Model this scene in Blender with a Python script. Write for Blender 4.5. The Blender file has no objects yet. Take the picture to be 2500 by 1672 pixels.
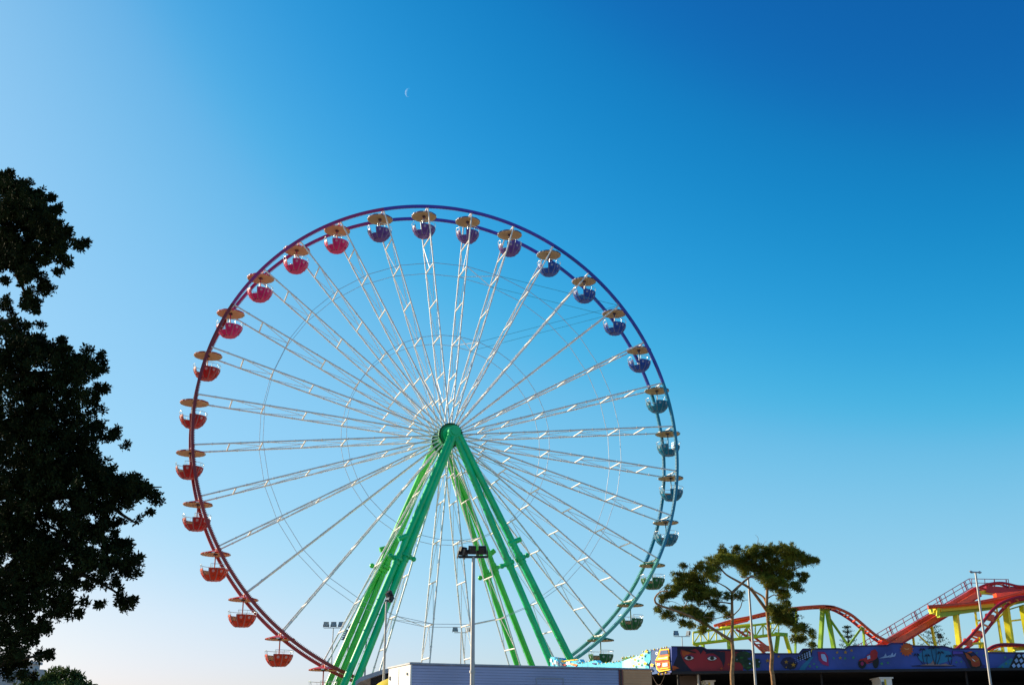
import bpy, math, random
import numpy as np
from mathutils import Vector

random.seed(7)
rng = np.random.default_rng(11)
scene = bpy.context.scene
COL = scene.collection

# ------------------------------------------------------------------ camera
CX, CY, F = 1250.0, 836.0, 2768.76
PITCH, ROLL = 0.338861, -0.001971
EYE = Vector((0, 0, 1.6))
_fw = Vector((0, math.cos(PITCH), math.sin(PITCH)))
_r0 = Vector((1, 0, 0)); _u0 = Vector((0, -math.sin(PITCH), math.cos(PITCH)))
_rt = _r0 * math.cos(ROLL) + _u0 * math.sin(ROLL)
_up = -_r0 * math.sin(ROLL) + _u0 * math.cos(ROLL)

def ray(x, y):
    return _fw * F + _rt * (x - CX) - _up * (y - CY)
def at(x, y, Y):
    d = ray(x, y); return EYE + d * (Y / d.y)
def at_z(x, y, z):
    d = ray(x, y); return EYE + d * ((z - EYE.z) / d.z)
def on_plane(x, y, p0, n):
    d = ray(x, y); return EYE + d * ((p0 - EYE).dot(n) / d.dot(n))
def mp(ox, oy, s):
    return lambda x, y: (ox + x / s, oy + y / s)
r5 = mp(400, 1250, 3.35); r6 = mp(1000, 1250, 3.35); r7 = mp(1550, 1300, 4.216); r8 = mp(2000, 1370, 4.69)
z1 = mp(0, 400, 2.614); z2 = mp(0, 1000, 2.334)
z4 = mp(1330, 1550, 7.106); z5 = mp(2200, 1550, 7.817); z6 = mp(1700, 1560, 7.817); z8 = mp(1560, 1550, 7.817)

cam_d = bpy.data.cameras.new("camera"); cam = bpy.data.objects.new("camera", cam_d); COL.objects.link(cam)
cam.location = EYE
from mathutils import Matrix
cam.matrix_world = Matrix(((_rt.x, _up.x, -_fw.x, EYE.x), (_rt.y, _up.y, -_fw.y, EYE.y), (_rt.z, _up.z, -_fw.z, EYE.z), (0, 0, 0, 1)))
cam_d.sensor_width = 36.0; cam_d.lens = F / 2500 * 36.0
cam_d.clip_start = 0.1; cam_d.clip_end = 20000
scene.camera = cam

# ------------------------------------------------------------------ materials
def srgb(r, g, b):
    f = lambda c: (c / 255 / 12.92) if c / 255 <= 0.04045 else ((c / 255 + 0.055) / 1.055) ** 2.4
    return (f(r), f(g), f(b), 1)
def mat(name, col, rough=0.5, metal=0.0, var=0.12, scale=3.0, coat=0.0, bump=0.0, transl=0.0, spec=0.5, island=0.0):
    m = bpy.data.materials.new(name); m.use_nodes = True
    nt = m.node_tree; b = nt.nodes["Principled BSDF"]
    b.inputs["Roughness"].default_value = rough; b.inputs["Metallic"].default_value = metal
    b.inputs["Coat Weight"].default_value = coat
    b.inputs["Specular IOR Level"].default_value = spec
    geo = nt.nodes.new("ShaderNodeNewGeometry")
    nz = nt.nodes.new("ShaderNodeTexNoise"); nz.inputs["Scale"].default_value = scale; nz.inputs["Detail"].default_value = 5
    nt.links.new(geo.outputs["Position"], nz.inputs["Vector"])
    rp = nt.nodes.new("ShaderNodeMapRange"); rp.inputs["From Min"].default_value = 0.3; rp.inputs["From Max"].default_value = 0.7
    rp.inputs["To Min"].default_value = 1 - var; rp.inputs["To Max"].default_value = 1 + var
    nt.links.new(nz.outputs["Fac"], rp.inputs["Value"])
    val = rp.outputs["Result"]
    if island:
        r2 = nt.nodes.new("ShaderNodeMapRange"); r2.inputs["To Min"].default_value = 1 - island; r2.inputs["To Max"].default_value = 1 + island
        nt.links.new(geo.outputs["Random Per Island"], r2.inputs["Value"])
        mm = nt.nodes.new("ShaderNodeMath"); mm.operation = "MULTIPLY"
        nt.links.new(val, mm.inputs[0]); nt.links.new(r2.outputs["Result"], mm.inputs[1]); val = mm.outputs[0]
    mx = nt.nodes.new("ShaderNodeVectorMath"); mx.operation = "SCALE"; mx.inputs[0].default_value = col[:3]
    nt.links.new(val, mx.inputs["Scale"]); nt.links.new(mx.outputs["Vector"], b.inputs["Base Color"])
    if bump:
        bp = nt.nodes.new("ShaderNodeBump"); bp.inputs["Strength"].default_value = bump; bp.inputs["Distance"].default_value = 0.02
        nt.links.new(nz.outputs["Fac"], bp.inputs["Height"]); nt.links.new(bp.outputs["Normal"], b.inputs["Normal"])
    if transl:
        out = nt.nodes["Material Output"]; tr = nt.nodes.new("ShaderNodeBsdfTranslucent"); ms = nt.nodes.new("ShaderNodeMixShader")
        nt.links.new(mx.outputs["Vector"], tr.inputs["Color"]); ms.inputs["Fac"].default_value = transl
        nt.links.new(b.outputs[0], ms.inputs[1]); nt.links.new(tr.outputs[0], ms.inputs[2]); nt.links.new(ms.outputs[0], out.inputs["Surface"])
    return m

M = {}
M["white_steel"] = mat("white_steel", (0.78, 0.76, 0.74, 1), 0.45, var=0.14, scale=2.5)
M["cable"] = mat("cable", (0.42, 0.44, 0.5, 1), 0.4, 0.3)
M["teal_cable"] = mat("teal_cable", (0.05, 0.3, 0.38, 1), 0.4)
M["green_steel"] = mat("green_steel", (0.0, 0.60, 0.19, 1), 0.35, var=0.16, scale=0.9, coat=0.25)
M["green_steel_lit"] = mat("green_steel_sunlit", (0.035, 0.54, 0.06, 1), 0.35, var=0.16, scale=0.9, coat=0.25)  # far legs: sunlit yellow-green put into the paint colour
M["green_hub"] = mat("green_hub", (0.0, 0.33, 0.09, 1), 0.45, var=0.2)
M["bolt"] = mat("bolt_dark", (0.02, 0.05, 0.035, 1), 0.5)
GC = {  # gondola colours
 "purple": (0.10, 0.045, 0.27), "blue": (0.006, 0.065, 0.36), "teal": (0.0, 0.17, 0.30), "green": (0.01, 0.13, 0.045),
 "pink": (0.66, 0.010, 0.15), "red": (0.44, 0.006, 0.010), "orange": (0.64, 0.03, 0.006)}
RC = {"purple": (0.085, 0.04, 0.40), "blue": (0.035, 0.045, 0.36), "teal": (0.0, 0.2, 0.34), "green": (0.10, 0.42, 0.36),
      "pink": (0.34, 0.01, 0.15), "red": (0.22, 0.006, 0.014), "orange": (0.33, 0.012, 0.012)}
for k, c in GC.items():
    M["g_" + k] = mat("paint_" + k, (*c, 1), 0.42, var=0.08, coat=0.1, spec=0.3)
    l = tuple(min(0.9, 0.62 * v + 0.12) for v in c); M["gl_" + k] = mat("paint_pale_" + k, (*l, 1), 0.5, spec=0.3)
    M["gd_" + k] = mat("paint_dot_" + k, tuple(min(0.9, 0.6 * v + 0.26) for v in c) + (1,), 0.5, spec=0.3)
    M["p_" + k] = mat("pole_" + k, tuple(v * 0.7 for v in c) + (1,), 0.35)
for k, c in RC.items():
    M["r_" + k] = mat("rim_" + k, (*c, 1), 0.35, var=0.1)
M["bulb_pale"] = mat("bulb_pale", (0.8, 0.75, 0.6, 1), 0.3)
M["canopy_under"] = mat("canopy_under", (0.97, 0.77, 0.43, 1), 0.5, var=0.05, transl=0.5)
M["trim_dark"] = mat("trim_dark", (0.05, 0.03, 0.07, 1), 0.4)
M["trim_white"] = mat("trim_white", (0.8, 0.8, 0.8, 1), 0.4)
M["chrome"] = mat("rail_metal", (0.7, 0.75, 0.8, 1), 0.25, 0.6)
M["seat"] = mat("seat_tan", (0.55, 0.3, 0.12, 1), 0.5)
M["pole_grey"] = mat("galvanised", (0.40, 0.39, 0.40, 1), 0.45, 0.35, var=0.12)
M["lamp_black"] = mat("lamp_black", (0.015, 0.015, 0.022, 1), 0.4)
M["lamp_glass"] = mat("lamp_glass", (0.25, 0.3, 0.34, 1), 0.1, 0.2)
M["trailer_white"] = mat("trailer_white", (0.80, 0.79, 0.78, 1), 0.4, var=0.04, scale=0.8)
M["trailer_side_shade"] = mat("trailer_side_shade", (0.36, 0.39, 0.60, 1), 0.42, var=0.14, scale=0.6)  # white front painted darker and bluish, its shade put into the colour
M["trailer_groove_shade"] = mat("trailer_groove_shade", (0.22, 0.25, 0.42, 1), 0.6)  # shade between the ribs, painted as a darker backing
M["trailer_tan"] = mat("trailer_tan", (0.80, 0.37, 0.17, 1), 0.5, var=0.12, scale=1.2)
M["stripe_red"] = mat("stripe_red", (0.16, 0.01, 0.02, 1), 0.4)
M["stripe_black"] = mat("stripe_black", (0.012, 0.012, 0.015, 1), 0.4)
M["rubber"] = mat("rubber", (0.02, 0.02, 0.02, 1), 0.8)
M["coaster_red"] = mat("coaster_red", (0.90, 0.09, 0.018, 1), 0.35, var=0.12, coat=0.3)
M["coaster_dark_red"] = mat("coaster_dark_red", (0.46, 0.012, 0.035, 1), 0.35, var=0.12)
M["coaster_yellow"] = mat("coaster_yellow", (0.88, 0.80, 0.012, 1), 0.4, var=0.08)
M["coaster_green"] = mat("coaster_green", (0.32, 0.56, 0.03, 1), 0.4, var=0.1)
M["rail_pink"] = mat("rail_pink", (0.5, 0.04, 0.09, 1), 0.4)
M["bark"] = mat("pine_bark", (0.29, 0.165, 0.085, 1), 0.9, var=0.4, scale=9, bump=0.6, spec=0.1)
M["bark_dark"] = mat("dark_bark", (0.05, 0.04, 0.03, 1), 0.9, var=0.3, scale=9, spec=0.1)
M["needles"] = mat("pine_needles", (0.14, 0.148, 0.02, 1), 0.75, var=0.65, scale=1.0, transl=0.2, spec=0.1, island=0.35)  # tone noise widened to stand in for sunlit and shaded clumps
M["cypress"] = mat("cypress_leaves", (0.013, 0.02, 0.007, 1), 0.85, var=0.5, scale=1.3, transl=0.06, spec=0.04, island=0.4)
M["norfolk"] = mat("norfolk_needles", (0.03, 0.055, 0.04, 1), 0.8, var=0.3, scale=0.5, spec=0.1, island=0.4)
M["bush"] = mat("bush_leaves", (0.06, 0.09, 0.025, 1), 0.75, var=0.4, scale=0.6, transl=0.15, spec=0.1, island=0.4)
M["pav_dark"] = mat("pavilion_dark", (0.012, 0.012, 0.018, 1), 0.7, var=0.3)
M["pav_brown"] = mat("pavilion_brown", (0.09, 0.06, 0.045, 1), 0.8, var=0.5, scale=1.5)
M["concrete"] = mat("concrete", (0.42, 0.42, 0.44, 1), 0.85, var=0.08, scale=0.4)
M["window_dark"] = mat("window_glass", (0.05, 0.07, 0.1, 1), 0.1)
M["roof_grey"] = mat("roof_grey", (0.34, 0.36, 0.42, 1), 0.5, 0.2)
M["yellow"] = mat("yellow_vinyl", (0.75, 0.55, 0.02, 1), 0.5)
M["fan_blue"] = mat("blade_paint", (0.08, 0.14, 0.24, 1), 0.5)
M["asphalt"] = mat("ground_asphalt", (0.33, 0.27, 0.21, 1), 0.9, var=0.25, scale=0.7, spec=0.1)
PAINT = {"navy": (8, 10, 45), "face": (150, 30, 44), "orange": (190, 84, 20), "black": (8, 8, 16), "eye": (215, 215, 220), "iris": (28, 52, 40),
 "dgreen": (10, 52, 28), "mgreen": (28, 100, 45), "blue": (56, 78, 158), "dblue": (20, 26, 80), "cyan": (60, 190, 235), "sky": (150, 220, 245), "teal": (30, 120, 165),
 "star": (176, 132, 30), "gstar": (60, 150, 90), "purple": (84, 62, 165), "magenta": (150, 30, 90), "pale": (150, 180, 225), "red": (165, 26, 34), "white": (240, 240, 240),
 "yellow": (250, 205, 20), "bright": (245, 110, 10), "sun": (190, 82, 20), "peach": (215, 150, 100), "sand": (140, 116, 116), "brown": (160, 66, 22), "violet": (40, 28, 92), "glass": (20, 70, 130)}
for k, c in PAINT.items():
    M["m_" + k] = mat("mural_" + k, srgb(*c), 0.6, var=0.34, scale=0.8)

# ------------------------------------------------------------------ mesh builder
class MB:
    def __init__(s): s.v = []; s.f = []; s.m = []; s.sm = []; s.mats = []
    def mi(s, m):
        m = M[m] if isinstance(m, str) else m
        if m not in s.mats: s.mats.append(m)
        return s.mats.index(m)
    def add(s, vs, fs, m, smooth=False):
        o = len(s.v); s.v += [tuple(v) for v in vs]; k = s.mi(m)
        for f in fs: s.f.append([i + o for i in f]); s.m.append(k); s.sm.append(smooth)
    def tube(s, pts, r, m, n=8, cap=True, closed=False):
        pts = [Vector(p) for p in pts]; N = len(pts); rs = r if isinstance(r, (list, tuple)) else [r] * N
        vs = []; prev = None
        for i, p in enumerate(pts):
            if closed: t = pts[(i + 1) % N] - pts[i - 1]
            else: t = pts[min(i + 1, N - 1)] - pts[max(i - 1, 0)]
            t.normalize()
            if prev is None:
                a = Vector((0, 0, 1)) if abs(t.z) < 0.9 else Vector((1, 0, 0))
                u = (a - t * a.dot(t)).normalized()
            else:
                u = (prev - t * prev.dot(t)); u = u.normalized() if u.length > 1e-6 else t.orthogonal().normalized()
            prev = u; w = t.cross(u)
            for k in range(n):
                a = 2 * math.pi * k / n + math.pi / n; vs.append(p + (u * math.cos(a) + w * math.sin(a)) * rs[i])
        fs = []
        for i in range(N if closed else N - 1):
            j = (i + 1) % N
            for k in range(n):
                q = (k + 1) % n; fs.append((i * n + k, i * n + q, j * n + q, j * n + k))
        s.add(vs, fs, m, n > 4)
        if cap and not closed:
            o = len(vs); s.add([vs[k] for k in range(n)], [tuple(range(n))[::-1]], m); s.add([vs[(N - 1) * n + k] for k in range(n)], [tuple(range(n))], m)
    def beam(s, a, b, w, h, m, up=(0, 0, 1)):
        a = Vector(a); b = Vector(b); t = (b - a).normalized(); up = Vector(up)
        if abs(t.dot(up)) > 0.98: up = Vector((0, 1, 0))
        x = t.cross(up).normalized(); y = x.cross(t).normalized()
        vs = [p + x * (i * w / 2) + y * (j * h / 2) for p in (a, b) for i, j in ((-1, -1), (1, -1), (1, 1), (-1, 1))]
        s.add(vs, [(3, 2, 1, 0), (4, 5, 6, 7), (0, 1, 5, 4), (1, 2, 6, 5), (2, 3, 7, 6), (3, 0, 4, 7)], m)
    def box(s, lo, hi, m):
        x0, y0, z0 = lo; x1, y1, z1 = hi
        vs = [(x0, y0, z0), (x1, y0, z0), (x1, y1, z0), (x0, y1, z0), (x0, y0, z1), (x1, y0, z1), (x1, y1, z1), (x0, y1, z1)]
        s.add(vs, [(3, 2, 1, 0), (4, 5, 6, 7), (0, 1, 5, 4), (1, 2, 6, 5), (2, 3, 7, 6), (3, 0, 4, 7)], m)
    def prism(s, poly, off, m):  # polygon extruded by vector off
        n = len(poly); p = [Vector(v) for v in poly]; q = [v + Vector(off) for v in p]
        s.add(p + q, [tuple(range(n)), tuple(range(2 * n - 1, n - 1, -1))] + [(i, i + n, (i + 1) % n + n, (i + 1) % n) for i in range(n)], m)
    def disc(s, c, ax, r, h, m, n=24, smooth=False):
        c = Vector(c); ax = Vector(ax).normalized(); s.tube([c - ax * h / 2, c + ax * h / 2], r, m, n)
    def ball(s, c, r, m, seg=8, rings=5):
        c = Vector(c); vs = [c + Vector((0, 0, r))]
        for i in range(1, rings):
            a = math.pi * i / rings
            for k in range(seg):
                b = 2 * math.pi * k / seg; vs.append(c + Vector((math.sin(a) * math.cos(b), math.sin(a) * math.sin(b), math.cos(a))) * r)
        vs.append(c - Vector((0, 0, r))); fs = [(0, 1 + k, 1 + (k + 1) % seg) for k in range(seg)]
        for i in range(rings - 2):
            for k in range(seg):
                a = 1 + i * seg; q = (k + 1) % seg; fs.append((a + k, a + seg + k, a + seg + q, a + q))
        L = len(vs) - 1; a = 1 + (rings - 2) * seg
        fs += [(a + k, L, a + (k + 1) % seg) for k in range(seg)]
        s.add(vs, fs, m, True)
    def build(s, name, parent=None, label=None):
        org = wloc(parent)
        me = bpy.data.meshes.new(name)
        me.from_pydata([(x - org.x, y - org.y, z - org.z) for x, y, z in s.v], [], s.f)
        for m in s.mats: me.materials.append(m)
        me.polygons.foreach_set("material_index", s.m); me.polygons.foreach_set("use_smooth", s.sm); me.update()
        o = bpy.data.objects.new(name, me); COL.objects.link(o)
        if parent: o.parent = parent
        if label: o["label"] = label
        return o

def wloc(o):
    v = Vector((0, 0, 0))
    while o is not None: v += o.location; o = o.parent
    return v
def tag(o, label=None, cat=None, group=None, kind=None):
    if label: o["label"] = label
    if cat: o["category"] = cat
    if group: o["group"] = group
    if kind: o["kind"] = kind
    return o
def thing(name, loc, label, cat, group=None):
    o = bpy.data.objects.new(name, None); COL.objects.link(o); o.location = loc; o.empty_display_size = 0.3
    return tag(o, label, cat, group)
def copy_tree(o, parent=None):
    c = o.copy(); COL.objects.link(c); c.parent = parent
    for ch in list(o.children): copy_tree(ch, c)
    return c

# leaf-cloud mesh: centres -> many little quads
def leaves(name, parent, m, centres, per, length, width, spread, up=0.0, tri=False, radial=True, rr=None):
    rr = rr or rng
    C = np.repeat(np.asarray(centres, dtype=np.float64), per, axis=0); n = len(C)
    d = rr.normal(size=(n, 3)); d[:, 2] += up; d /= np.linalg.norm(d, axis=1)[:, None]
    base = C + d * (rr.random((n, 1)) * spread)
    L = length * (0.6 + 0.8 * rr.random((n, 1))); W = width * (0.6 + 0.8 * rr.random((n, 1)))
    s = np.cross(d, rr.normal(size=(n, 3))); s /= np.linalg.norm(s, axis=1)[:, None] + 1e-9
    mid = base + d * L * 0.5
    V = np.stack([base, mid + s * W, base + d * L, mid - s * W], 1).reshape(-1, 3)
    org = wloc(parent); V = V - np.array(org)
    me = bpy.data.meshes.new(name); me.vertices.add(4 * n); me.vertices.foreach_set("co", V.ravel())
    me.loops.add(4 * n); me.loops.foreach_set("vertex_index", np.arange(4 * n, dtype=np.int32))
    me.polygons.add(n); me.polygons.foreach_set("loop_start", np.arange(0, 4 * n, 4, dtype=np.int32))
    me.polygons.foreach_set("loop_total", np.full(n, 4, dtype=np.int32))
    me.materials.append(M[m]); me.update(calc_edges=True); me.validate()
    o = bpy.data.objects.new(name, me); COL.objects.link(o); o.parent = parent
    return o

# ------------------------------------------------------------------ light and sky
SUN_AZ, SUN_EL = math.radians(-65), math.radians(20)   # azimuth from +Y towards +X
sdir = Vector((math.sin(SUN_AZ) * math.cos(SUN_EL), math.cos(SUN_AZ) * math.cos(SUN_EL), math.sin(SUN_EL)))
sl = bpy.data.lights.new("sun", "SUN"); sl.energy = 5.0; sl.angle = math.radians(0.5); sl.color = (1.0, 0.84, 0.6)
so = bpy.data.objects.new("sun", sl); COL.objects.link(so); so.rotation_euler = sdir.to_track_quat("Z", "Y").to_euler()
w = bpy.data.worlds.new("World"); scene.world = w; w.use_nodes = True
nt = w.node_tree; bg = nt.nodes["Background"]
sky = nt.nodes.new("ShaderNodeTexSky"); sky.sky_type = "NISHITA"; sky.sun_disc = False
sky.sun_elevation = SUN_EL; sky.sun_rotation = SUN_AZ
sky.air_density = 1.0; sky.dust_density = 1.0; sky.ozone_density = 2.0; sky.altitude = 0
hs = nt.nodes.new("ShaderNodeHueSaturation"); hs.inputs["Saturation"].default_value = 1.25
nt.links.new(sky.outputs[0], hs.inputs["Color"])
SKY_S = 0.12
m1 = nt.nodes.new("ShaderNodeVectorMath"); m1.operation = "SCALE"; m1.inputs["Scale"].default_value = SKY_S
m2 = nt.nodes.new("ShaderNodeVectorMath"); m2.operation = "SCALE"; m2.inputs["Scale"].default_value = 1 / SKY_S
cv = nt.nodes.new("ShaderNodeRGBCurve")   # deep, saturated summer sky
def set_curve(c, pts):
    while len(c.points) < len(pts): c.points.new(0.5, 0.5)
    for p, (x, y) in zip(c.points, pts): p.location = (x, y)
set_curve(cv.mapping.curves[0], [(0, 0), (.053, .005), (.08, .012), (.115, .055), (.152, .16), (.21, .26), (.32, .37), (.68, .78), (1, 1)])
set_curve(cv.mapping.curves[1], [(0, 0), (.14, .124), (.172, .222), (.225, .36), (.275, .48), (.34, .57), (.45, .655), (.78, .85), (1, 1)])
set_curve(cv.mapping.curves[2], [(0, 0), (.29, .41), (.36, .59), (.44, .755), (.53, .85), (.64, .92), (1, 1)])
cv.mapping.update()
nt.links.new(hs.outputs[0], m1.inputs[0]); nt.links.new(m1.outputs[0], cv.inputs["Color"]); nt.links.new(cv.outputs[0], m2.inputs[0]); nt.links.new(m2.outputs[0], bg.inputs["Color"])
bg.inputs["Strength"].default_value = SKY_S / 1.6245
scene.view_settings.view_transform = "Standard"; scene.view_settings.look = "None"
scene.view_settings.exposure = 0.7; scene.view_settings.gamma = 1.0

# ------------------------------------------------------------------ ground
b = MB(); b.add([(-3000, -500, 0), (3000, -500, 0), (3000, 6000, 0), (-3000, 6000, 0)], [(0, 1, 2, 3)], "asphalt")
g = b.build("ground"); tag(g, "flat brown grey fairground car park surface", None, None, "structure")

# ------------------------------------------------------------------ moon
def moon():
    D = 6000.0; c = EYE + ray(1000.5, 227.5).normalized() * D; r = 12.0 / F * D * 0.96
    d = ray(1000.5, 227.5).normalized(); ax = d.cross(Vector((0, 0, 1))).normalized(); ay = ax.cross(d)
    tl = math.radians(14); ex = ax * math.cos(tl) - ay * math.sin(tl); ey = ax * math.sin(tl) + ay * math.cos(tl); n, q_ = 40, 10; vs = []
    for k in range(n + 1):   # the sunlit part of the moon's sphere, from terminator to limb
        t = math.radians(-90 + 180 * k / n)
        for j in range(q_ + 1):
            f = math.radians(32 + 58 * j / q_); vs.append(c + (-ex * math.sin(f) - d * math.cos(f)) * math.cos(t) * r + ey * math.sin(t) * r)
    b = MB(); b.add(vs, [(k * (q_ + 1) + j, k * (q_ + 1) + j + 1, (k + 1) * (q_ + 1) + j + 1, (k + 1) * (q_ + 1) + j) for k in range(n) for j in range(q_)], "bulb_pale", True); o = b.build("moon")
    m = bpy.data.materials.new("moon_dust"); m.use_nodes = True; t = m.node_tree; t.nodes.clear()
    out = t.nodes.new("ShaderNodeOutputMaterial"); ad = t.nodes.new("ShaderNodeAddShader"); tr = t.nodes.new("ShaderNodeBsdfTransparent"); df = t.nodes.new("ShaderNodeBsdfDiffuse")
    nz = t.nodes.new("ShaderNodeTexNoise"); nz.inputs["Scale"].default_value = 0.05; cr = t.nodes.new("ShaderNodeMix"); cr.data_type = "RGBA"
    cr.inputs[6].default_value = (0.11, 0.105, 0.095, 1); cr.inputs[7].default_value = (0.19, 0.185, 0.17, 1)
    t.links.new(nz.outputs[0], cr.inputs[0]); t.links.new(cr.outputs[2], df.inputs[0])
    t.links.new(tr.outputs[0], ad.inputs[0]); t.links.new(df.outputs[0], ad.inputs[1]); t.links.new(ad.outputs[0], out.inputs[0])
    o.data.materials[0] = m
    tag(o, "thin pale crescent moon high in the blue sky", "moon")
moon()

# ------------------------------------------------------------------ ferris wheel
WC = Vector((-5.3015, 89.3798, 23.2594 + 1.6)); WR = 20.0; WW = 1.27387; YAW = 0.323865
PH, STEP = -0.119484, 2 * math.pi / 32
U = Vector((math.cos(YAW), math.sin(YAW), 0)); NV = Vector((-math.sin(YAW), math.cos(YAW), 0)); ZV = Vector((0, 0, 1))
def wp(i, r, s):  # i may be fractional spoke index; s = offset along the axle (-near, +far)
    a = PH + STEP * i; return WC + (U * math.sin(a) + ZV * math.cos(a)) * r + NV * s
def gcol(i):
    i = (i + 16) % 32 - 16
    if -1 <= i <= 2: return "purple"
    if 3 <= i <= 6: return "blue"
    if 7 <= i <= 10: return "teal"
    if i >= 11 or i < -13: return "green"
    if -5 <= i <= -2: return "pink"
    if -9 <= i <= -6: return "red"
    return "orange"
wheel = thing("ferris_wheel", (WC.x, WC.y, 0), "giant ferris wheel with white lattice spokes, rainbow rims and green legs", "ferris wheel")
for s in (-1, 1):
    b = MB(); SEG = 8
    hr, hw = (0.11, 0.10)
    for i in range(32):
        m = "r_" + ("orange" if (i + 16) % 32 - 16 <= -14 else gcol(i))
        vs = []; fs = []
        for k in range(SEG + 1):
            f = i + k / SEG
            for dr, ds in ((-hr, -hw), (hr, -hw), (hr, hw), (-hr, hw)): vs.append(wp(f, WR + dr, s * WW + ds))
        for k in range(SEG):
            for q in range(4): fs.append((k * 4 + q, k * 4 + (q + 1) % 4, k * 4 + 4 + (q + 1) % 4, k * 4 + 4 + q))
        b.add(vs, fs, m)
        for k in range(30):  # small lamp holders along the inner edge
            f = i + (k + 0.5) / 30
            b.beam(wp(f, WR - hr, s * WW), wp(f, WR - hr - 0.075, s * WW), 0.05, 0.06, m, NV)
    b.build("rim", wheel)
RS = [17.3, 14.85, 11.6, 8.45, 5.3, 3.1]
def chord(i, r, s):
    t = (WR - r) / (WR - 1.0); return wp(i, r, s * (WW - t * 0.12))
for i in range(32):
    b = MB()
    for s in (-1, 1):
        b.tube([chord(i, WR - 0.12, s), chord(i, 1.05, s)], 0.062, "white_steel", 6)
        for k in range(9):  # flange couplings
            r = 18.6 - k * 2.05; p = chord(i, r, s); q = chord(i, r - 0.09, s); b.tube([p, q], 0.09, "white_steel", 6)
    b.tube([wp(i, WR - 0.02, -WW), wp(i, WR - 0.02, WW)], 0.06, "white_steel", 6)
    for s in (-1, 1): b.tube([wp(i, WR - 0.2, s * WW), wp(i, WR + 0.0, 0) - ZV * 0.12], 0.035, "gd_" + gcol(i), 5)
    for r in RS: b.tube([chord(i, r, -1), chord(i, r, 1)], 0.06, "white_steel", 5)
    sp = b.build("spoke", wheel)
    b = MB()
    for a, c in zip(RS[:-1], RS[1:]):
        mid = (chord(i, c, -1) + chord(i, c, 1)) / 2
        for s in (-1, 1): b.tube([chord(i, a, s), mid], 0.026, "white_steel", 4)
    b.build("bracing", sp)
for r in (14.85, 8.45):
    for s in (-1, 1):
        b = MB(); b.tube([chord(i, r, s) for i in range(32)], 0.024, "cable", 4, closed=True); b.build("cable_ring", wheel)
for r in (14.85, 8.45):
    for s in (-1, 1):
        b = MB(); b.tube([chord(2, r, s), wp(5, WR - 0.15, s * WW)], 0.018, "teal_cable", 4); b.build("stay_cable", wheel)
for i, r in ((1, 14.85), (1, 8.45), (15, 14.85), (15, 8.45), (17, 14.85)):
    b = MB(); b.tube([chord(i, r, -1), chord(i + 1, r, 1)], 0.028, "white_steel", 4); b.tube([chord(i, r, 1), chord(i + 1, r, -1)], 0.028, "white_steel", 4)
    b.build("cross_brace", wheel)
# hub
HW = 1.12
b = MB()
b.tube([WC - NV * (HW + 1.2), WC + NV * (HW + 1.2)], 0.36, "green_hub", 20)
b.tube([WC - NV * (HW - 0.2), WC + NV * (HW - 0.2)], 0.62, "green_hub", 24)
hub = b.build("hub", wheel)
for s in (-1, 1):
    b = MB(); c = WC + NV * (s * HW); b.disc(c, NV, 1.0, 0.14, "green_hub", 40); b.disc(c + NV * s * 0.1, NV, 0.68, 0.1, "green_steel", 32)
    fl = b.build("flange", hub)
    b = MB()
    for k in range(32):
        a = PH + STEP * k; p = c + (U * math.sin(a) + ZV * math.cos(a)) * 0.93
        b.beam(p - NV * 0.16, p + NV * 0.16, 0.11, 0.13, "bolt", (U * math.sin(a) + ZV * math.cos(a)))
    b.build("bolts", fl)
# legs: two tubes each, planes in front of and behind the rims
def leg(top, pts, off_top, off_bot, m, ycol, knob):
    t0 = WC + NV * off_top
    nrm = NV
    p_top = on_plane(*top, WC + NV * off_top, nrm)
    p_bot = on_plane(*pts, WC + NV * off_bot, nrm)
    d = p_bot - p_top; p_end = p_top + d * (p_top.z / -d.z) if d.z else p_bot
    b = MB(); LR = 0.265 if off_top < 0 else 0.235; b.tube([p_top, p_end], LR, m, 20)
    o = b.build("support_leg", wheel)
    pc = p_top + d * ((ycol - top[1]) / (pts[1] - top[1])); dn = d.normalized()
    b = MB(); b.tube([pc - dn * 0.42, pc + dn * 0.42], LR + .05, m, 20); b.tube([pc - dn * 0.09, pc + dn * 0.09], LR + .17, m, 20)
    for k in range(10):
        a = 2 * math.pi * k / 10; x = dn.cross(NV).normalized(); p = pc + (x * math.cos(a) + NV * math.sin(a)) * (LR + .11)
        b.tube([p - dn * 0.16, p + dn * 0.16], 0.06, m, 6)
    sx = knob; x = dn.cross(NV).normalized(); x = x if x.x > 0 else -x
    q = pc + x * sx * 0.62; b.ball(q, 0.2, m, 10, 6); b.tube([pc + x * sx * 0.3, q], 0.13, m, 8)
    b.build("collar", o)
    if sx < 0: return pc
    b = MB()
    for k in range(26):  # rungs welded to the tube, joined by a thin stringer
        t = (k + 1.2) / 28; p = p_top + (p_end - p_top) * t; b.tube([p - x * sx * (LR - .03) - NV * 0.12, p - x * sx * (LR + .09) - NV * 0.12, p + dn * 0.16 - x * sx * (LR + .09) - NV * 0.12], 0.022, m, 5)
    q0, q1 = (p_top + (p_end - p_top) * ((k_ + 1.2) / 28) - x * sx * (LR + .09) - NV * 0.12 for k_ in (0, 25)); b.tube([q0, q1], 0.012, m, 5)
    b.build("ladder", o)
    return pc
NO, NB = -(HW + 1.05), -(HW + 2.0)
pcs = []
pcs.append(leg((1108, 1063), (874, 1653), NO, NB, "green_steel", 1372, 1))
pcs.append(leg((1096, 1075), (847, 1653), NO, NB, "green_steel", 1380, -1))
pcs.append(leg((1122, 1063), (1391, 1605), NO, NB, "green_steel", 1369, 1))
pcs.append(leg((1118, 1078), (1346, 1620), NO, NB, "green_steel", 1381, -1))
pcs.append(leg((1066, 1085), (830, 1653), -NO, -NB, "green_steel_lit", 1396, 1))
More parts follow.
